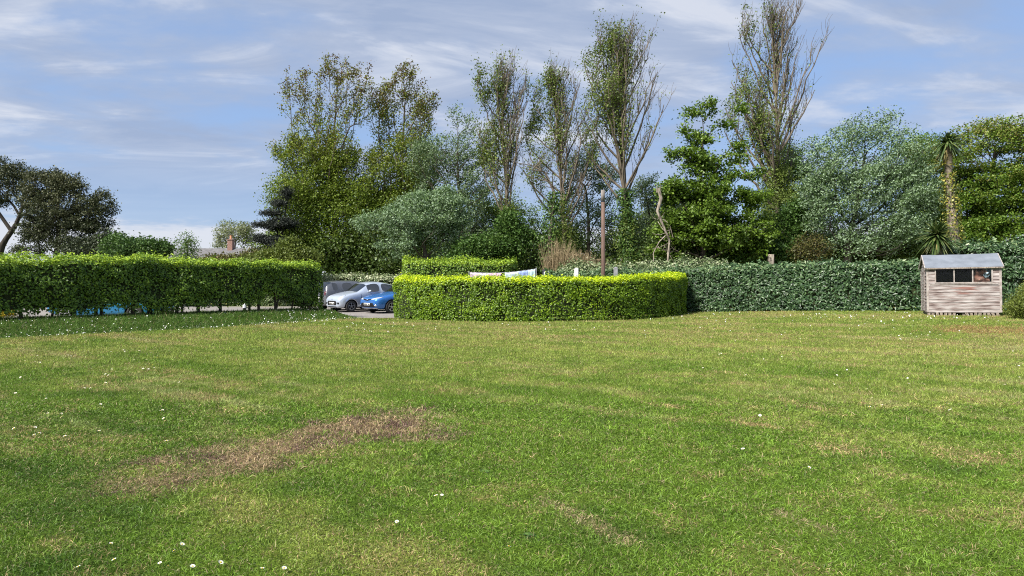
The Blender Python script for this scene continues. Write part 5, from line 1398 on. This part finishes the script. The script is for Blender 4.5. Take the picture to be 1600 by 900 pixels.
# ------------------------------------------------------------------ drying green: posts, line, washing, pole
M['pole'] = noise_mat('pole_wood', (.085, .055, .045), (.155, .10, .08), 5, .9, stretch=(3, 3, .4), bump=.3)
M['polegrey'] = noise_mat('pole_top', (.16, .14, .13), (.25, .22, .20), 5, .9, stretch=(3, 3, .4))
M['whitepost'] = noise_mat('white_post', (.62, .64, .66), (.75, .76, .78), 5, .7)
M['greypost'] = noise_mat('grey_post', (.20, .20, .22), (.32, .32, .34), 6, .85)
M['darkpost'] = noise_mat('dark_post', (.015, .016, .025), (.03, .03, .045), 6, .6)
M['line'] = noise_mat('washing_line', (.45, .46, .5), (.6, .6, .64), 6, .6)

Y = 33.5; b = at(942.5, 440, Y); t = at(942, 297, Y)
e = thing('utility_pole', 'slim brown wooden pole standing behind the middle hedge', 'pole', (b[0], Y, .0))
mb = MB(); mb.tube([(0, 0, 0), (.005, 0, 2), (-.01, 0, t[2] - .55)], [.105, .10, .095], 12); mb.build('shaft', M['pole'], e, smooth=True)
mb = MB(); mb.tube([(-.01, 0, t[2] - .55), (-.012, 0, t[2])], [.098, .088], 12); mb.build('bleached_top', M['polegrey'], e, smooth=True)
mb = MB(); mb.tube([(-.012, 0, t[2] - .58), (-.012, 0, t[2] - .54)], [.104, .104], 12); mb.build('band', M['darkpost'], e)

for px, top, w, mat, lab, Y in ((900.5, 420, .085, 'whitepost', 'square white post above the middle hedge, left of the wooden pole', 30.5), (962, 418.5, .085, 'greypost', 'weathered grey post above the middle hedge, right of the wooden pole', 31.0)):
    p = at(px, top, Y); e = thing('post', lab, 'post', (p[0], Y, 0)); z = p[2]
    MB().box((0, 0, z / 2), (w * 2, w * 2, z)).build('shaft', M[mat], e, bevel=.012)
    MB().add([(-w * 1.06, -w * 1.06, z + .003), (w * 1.06, -w * 1.06, z + .003), (w * 1.06, w * 1.06, z + .003), (-w * 1.06, w * 1.06, z + .003), (0, 0, z + .05)], [(0, 1, 4), (1, 2, 4), (2, 3, 4), (3, 0, 4), (3, 2, 1, 0)]).build('cap', M[mat], e)
Y = 30.0; p = at(850, 423, Y); e = thing('post', 'short dark post with a pale stripe at the end of the washing', 'post', (p[0], Y, 0)); z = p[2]
mb = MB(); mb.tube([(0, 0, 0), (0, 0, z)], .075, 12); mb.tube([(0, 0, z), (0, 0, z + .05)], [.095, .05], 12); mb.build('shaft', M['darkpost'], e, smooth=False)
MB().box((.015, -.078, z - .17), (.05, .012, .26)).build('stripe', M['whitepost'], e)

Y = 30.5; pa = at(733, 425.5, Y); pb = at(838, 420, Y + .4)
e = thing('washing_line', 'washing line sagging between two thin poles above the middle hedge', 'washing line', (pa[0], pa[1], 0)); A0 = np.array([pa[0], pa[1], 0])
def lp(f): q = pa + (pb - pa) * f; q = q.copy(); q[2] -= .10 * math.sin(math.pi * f) * (1 if f < 1 else 0); return q
mb = MB(); mb.tube([lp(i / 20) - A0 for i in range(21)], .008, 5); mb.build('line', M['line'], e)
for q in (pa, pb): MB().tube([(q[0] - A0[0], q[1] - A0[1], 0), (q[0] - A0[0], q[1] - A0[1], q[2] + .05)], .022, 8).build('pole', M['greypost'], e)
cloths = [(.02, .165, (.60, .42, .58), (.66, .50, .64), 'pale pink sheet with creases, first on the washing line from the cars'), (.165, .30, (.52, .48, .64), (.60, .57, .70), 'white and lilac sheet pegged beside the pale pink sheet'), (.30, .475, (.60, .34, .52), (.66, .42, .58), 'stronger pink sheet in the middle of the washing line'),
          (.53, .74, (.46, .56, .68), (.54, .63, .72), 'pale blue-white towel pegged right of the pink washing'), (.742, .875, (.24, .32, .62), (.30, .39, .68), 'blue towel pegged between the two pale towels'), (.877, .985, (.44, .60, .64), (.52, .66, .69), 'pale mint towel, last on the washing line by the dark post')]
for f0, f1, c1, c2, lab in cloths:
    vs = []; fs = []; nu, nv = 12, 9; hgt = .75; c = lp((f0 + f1) / 2); ph = random.uniform(0, 6)
    for i in range(nu):
        f = f0 + (f1 - f0) * i / (nu - 1); q = lp(f); scal = .010 * (1 - math.cos(i / (nu - 1) * 2 * math.pi * 2))
        for j in range(nv):
            v = j / (nv - 1); vs.append((q[0] - c[0], q[1] - c[1] + .05 * v * math.sin(i * 1.1 + ph + 2 * v) + .06 * v * v, q[2] - c[2] - scal * (1 - v) - hgt * v + .03 * math.sin(i * .9 + ph) * v))
    for i in range(nu - 1):
        for j in range(nv - 1): a = i * nv + j; fs.append((a, a + nv, a + nv + 1, a + 1))
    nm = 'towel' if 'towel' in lab else 'sheet'
    o = MB().add(vs, fs).build(nm, noise_mat(nm + '_cloth', c1, c2, 6, .9), smooth=True); o.location = c; tag(o, lab, nm, 'washing on the line'); so = o.modifiers.new('thickness', 'SOLIDIFY'); so.thickness = .006

# little bollard in the car park
x, y = at(382, 488, 31.5)[:2]; e = thing('bollard', 'short black bollard with a white top seen under the left hedge', 'bollard', (x, y, .026))
MB().tube([(0, 0, 0), (0, 0, .30)], .07, 12).build('base', M['black'], e, smooth=False); MB().tube([(0, 0, .302), (0, 0, .46), (0, 0, .50)], [.075, .075, .04], 12).build('top', M['whitepost'], e)


# ------------------------------------------------------------------ far house
def house():
    M['slate'] = noise_mat('slate_roof', (.09, .087, .092), (.15, .145, .15), 3, .8, stretch=(1, 1, 3), bump=.2)
    M['render'] = noise_mat('house_render', (.42, .38, .33), (.55, .5, .45), 2, .9)
    M['brick'] = noise_mat('chimney_brick', (.20, .11, .09), (.33, .2, .17), 9, .9, stretch=(1, 1, 3), bump=.2)
    M['pot'] = noise_mat('chimney_pot', (.42, .2, .11), (.55, .28, .16), 8, .8)
    M['wglass'] = glass_mat('house_glass', (.5, .55, .55), .2)
    Y = 74; x0 = at(236, 400, Y)[0]; x1 = at(412, 400, Y)[0]; W = x1 - x0; D = 7; He = 2.5; zr = EYE + (HZ - 388) / F * (Y + D / 2)
    e = thing('house', 'low house with a grey slate roof far behind the left hedge', 'house', (x0, Y, 0))
    w = MB(); w.add([(0, 0, 0), (W, 0, 0), (W, D, 0), (0, D, 0), (0, 0, He), (W, 0, He), (W, D, He), (0, D, He), (0, D / 2, zr - .1), (W, D / 2, zr - .1)], [(0, 1, 5, 4), (2, 3, 7, 6), (1, 2, 6, 9, 5), (3, 0, 4, 8, 7)]).build('wall', M['render'], e)
    r = MB(); r.add([(-.3, -.35, He - .1), (W + .3, -.35, He - .1), (W + .3, D / 2, zr), (-.3, D / 2, zr), (-.3, D + .35, He - .1), (W + .3, D + .35, He - .1)] + [(-.3, -.35, He - .25), (W + .3, -.35, He - .25), (W + .3, D / 2, zr - .08), (-.3, D / 2, zr - .08), (-.3, D + .35, He - .25), (W + .3, D + .35, He - .25)],
                [(0, 1, 2, 3), (3, 2, 5, 4), (6, 9, 8, 7), (9, 10, 11, 8), (0, 6, 7, 1), (4, 5, 11, 10), (0, 3, 9, 6), (3, 4, 10, 9), (1, 7, 8, 2), (2, 8, 11, 5)])
    ro = r.build('roof', M['slate'], e)
    for px, ztop, sx, lab in ((253, 383, .45, None), (361, 375, .55, None)):
        x = at(px, 400, Y + D / 2)[0] - x0; zt_ = EYE + (HZ - ztop) / F * (Y + D / 2)
        c = MB(); c.box((x, D / 2, (zr - .5 + zt_) / 2), (sx, .7, zt_ - zr + .5)); c.box((x, D / 2, zt_ + .04), (sx + .12, .82, .08)); ch = c.build('chimney', M['brick'], ro)
        p = MB(); p.tube([(x, D / 2, zt_ + .08), (x, D / 2, zt_ + .45), (x, D / 2, zt_ + .55)], [.15, .125, .15], 12); p.build('chimney_pot', M['pot'], ch)
    for k in range(4):
        x = W * (k + .5) / 4; f = MB()
        for dz in (-.55, .55): f.box((x, -.03, 1.45 + dz), (1.3, .06, .07))
        for dx in (-.62, 0, .62): f.box((x + dx, -.03, 1.45), (.06, .06, 1.03))
        f.build('window', M['whitepost'], e)
        MB().box((x, -.012, 1.45), (1.2, .02, 1.03)).build('pane', M['wglass'], e.children[-1])


house()

# ------------------------------------------------------------------ light, sky, camera
SUN_EL, SUN_AZ = math.radians(49), math.atan2(-.68, -.62)       # sun over the left shoulder; azimuth from +Y towards +X
sun = bpy.data.lights.new('sun', 'SUN'); sun.energy = 3.7; sun.angle = math.radians(15); sun.color = (1.0, .95, .86)
so = bpy.data.objects.new('sun', sun); COL.objects.link(so)
sd = Vector((math.sin(SUN_AZ) * math.cos(SUN_EL), math.cos(SUN_AZ) * math.cos(SUN_EL), math.sin(SUN_EL)))
so.rotation_euler = sd.to_track_quat('Z', 'Y').to_euler(); so.location = sd * 60

w = bpy.data.worlds.new('World'); S.world = w; w.use_nodes = True; nt = w.node_tree; nt.nodes.clear()
out = N(nt, 'ShaderNodeOutputWorld'); bg = N(nt, 'ShaderNodeBackground'); bg.inputs[1].default_value = .085
sky = N(nt, 'ShaderNodeTexSky', sky_type='NISHITA'); sky.sun_disc = False; sky.sun_elevation = SUN_EL; sky.sun_rotation = SUN_AZ % (2 * math.pi)
sky.air_density = 1.0; sky.dust_density = .5; sky.ozone_density = 4.0
tc = N(nt, 'ShaderNodeTexCoord'); sep = N(nt, 'ShaderNodeSeparateXYZ'); nt.links.new(tc.outputs['Generated'], sep.inputs[0])
def mth(op, a, b=None, c=None, clamp=False):
    n = N(nt, 'ShaderNodeMath', operation=op, use_clamp=clamp)
    for i, q in enumerate((a, b, c)):
        if q is None: continue
        if isinstance(q, (int, float)): n.inputs[i].default_value = q
        else: nt.links.new(q, n.inputs[i])
    return n.outputs[0]
zc = mth('MAXIMUM', mth('ADD', sep.outputs[2], .16), .03)
cx = mth('DIVIDE', sep.outputs[0], zc); cy = mth('DIVIDE', sep.outputs[1], zc)
comb = N(nt, 'ShaderNodeCombineXYZ'); nt.links.new(cx, comb.inputs[0]); nt.links.new(mth('MULTIPLY', cy, 1.25), comb.inputs[1])
n1 = N(nt, 'ShaderNodeTexNoise', i_Scale=.85, i_Detail=9.0, i_Roughness=.52, i_Distortion=.35)
mp = N(nt, 'ShaderNodeMapping'); mp.inputs['Location'].default_value = (3.1, 1.7, .4); mp.inputs['Rotation'].default_value = (0, 0, math.radians(-14)); nt.links.new(comb.outputs[0], mp.inputs[0]); nt.links.new(mp.outputs[0], n1.inputs['Vector'])
n2 = N(nt, 'ShaderNodeTexNoise', i_Scale=3.2, i_Detail=8.0, i_Roughness=.6); nt.links.new(mp.outputs[0], n2.inputs['Vector'])
dens = mth('ADD', mth('MULTIPLY', n1.outputs['Fac'], .77), mth('MULTIPLY', n2.outputs['Fac'], .23))
mr = N(nt, 'ShaderNodeMapRange', interpolation_type='SMOOTHSTEP'); mr.inputs['From Min'].default_value = .36; mr.inputs['From Max'].default_value = .53; nt.links.new(dens, mr.inputs[0])
# a bank of cloud close to the horizon
hb = N(nt, 'ShaderNodeMapRange', interpolation_type='SMOOTHSTEP'); hb.inputs['From Min'].default_value = .098; hb.inputs['From Max'].default_value = .062
nt.links.new(mth('ADD', sep.outputs[2], mth('MULTIPLY', mth('SUBTRACT', n2.outputs['Fac'], .5), .06)), hb.inputs[0])
hd = N(nt, 'ShaderNodeMapRange', interpolation_type='SMOOTHSTEP'); hd.inputs['From Min'].default_value = .08; hd.inputs['From Max'].default_value = .20; hd.inputs['To Min'].default_value = .45; nt.links.new(sep.outputs[2], hd.inputs[0])
fac = mth('MAXIMUM', mth('MULTIPLY', mth('MULTIPLY', mr.outputs[0], .90), hd.outputs[0]), mth('MULTIPLY', hb.outputs[0], .92), clamp=True)
ccol = ramp(nt, [(.0, (1.75, 2.15, 3.0)), (.4, (2.15, 2.5, 3.25)), (.72, (3.0, 3.25, 3.8)), (1.0, (3.8, 3.9, 4.2))]); n3 = N(nt, 'ShaderNodeTexNoise', i_Scale=1.9, i_Detail=8.0, i_Roughness=.6, i_Distortion=.6); mp3 = N(nt, 'ShaderNodeMapping'); mp3.inputs['Location'].default_value = (7.3, 2.2, 1.4); mp3.inputs['Scale'].default_value = (.7, 1.3, 1); nt.links.new(mp.outputs[0], mp3.inputs[0]); nt.links.new(mp3.outputs[0], n3.inputs['Vector'])
shade = N(nt, 'ShaderNodeMapRange'); shade.inputs['From Min'].default_value = .38; shade.inputs['From Max'].default_value = .64; nt.links.new(n3.outputs['Fac'], shade.inputs[0])
nt.links.new(mth('MAXIMUM', mth('MULTIPLY', mth('MULTIPLY', fac, shade.outputs[0]), .95), mth('MULTIPLY', hb.outputs[0], .92)), ccol.inputs[0])
mx = N(nt, 'ShaderNodeMix', data_type='RGBA'); nt.links.new(fac, mx.inputs[0]); veil = N(nt, 'ShaderNodeMix', data_type='RGBA'); veil.inputs[0].default_value = .72; veil.inputs[7].default_value = (1.45, 2.1, 3.45, 1); nt.links.new(sky.outputs[0], veil.inputs[6]); nt.links.new(veil.outputs[2], mx.inputs[6]); nt.links.new(ccol.outputs[0], mx.inputs[7])
nt.links.new(mx.outputs[2], bg.inputs[0]); nt.links.new(bg.outputs[0], out.inputs[0])

cam = bpy.data.cameras.new('camera'); co = bpy.data.objects.new('camera', cam); COL.objects.link(co)
co.location = (0, 0, EYE); co.rotation_euler = (math.radians(90), 0, 0); cam.sensor_width = 36; cam.lens = 36 * F / 1600; cam.shift_y = -(450 - HZ) / 1600; cam.clip_start = .05; cam.clip_end = 3000
S.camera = co
S.render.engine = 'CYCLES'
S.view_settings.view_transform = 'Standard'; S.view_settings.look = 'None'; S.view_settings.gamma = 1; S.view_settings.use_curve_mapping = False
S.view_settings.exposure = 1.32
S.cycles.use_denoising = False; S.cycles.filter_width = 1.1; S.cycles.max_bounces = 7; S.cycles.diffuse_bounces = 5; S.cycles.glossy_bounces = 2; S.cycles.transmission_bounces = 4; S.cycles.transparent_max_bounces = 6; S.cycles.caustics_reflective = False; S.cycles.caustics_refractive = False
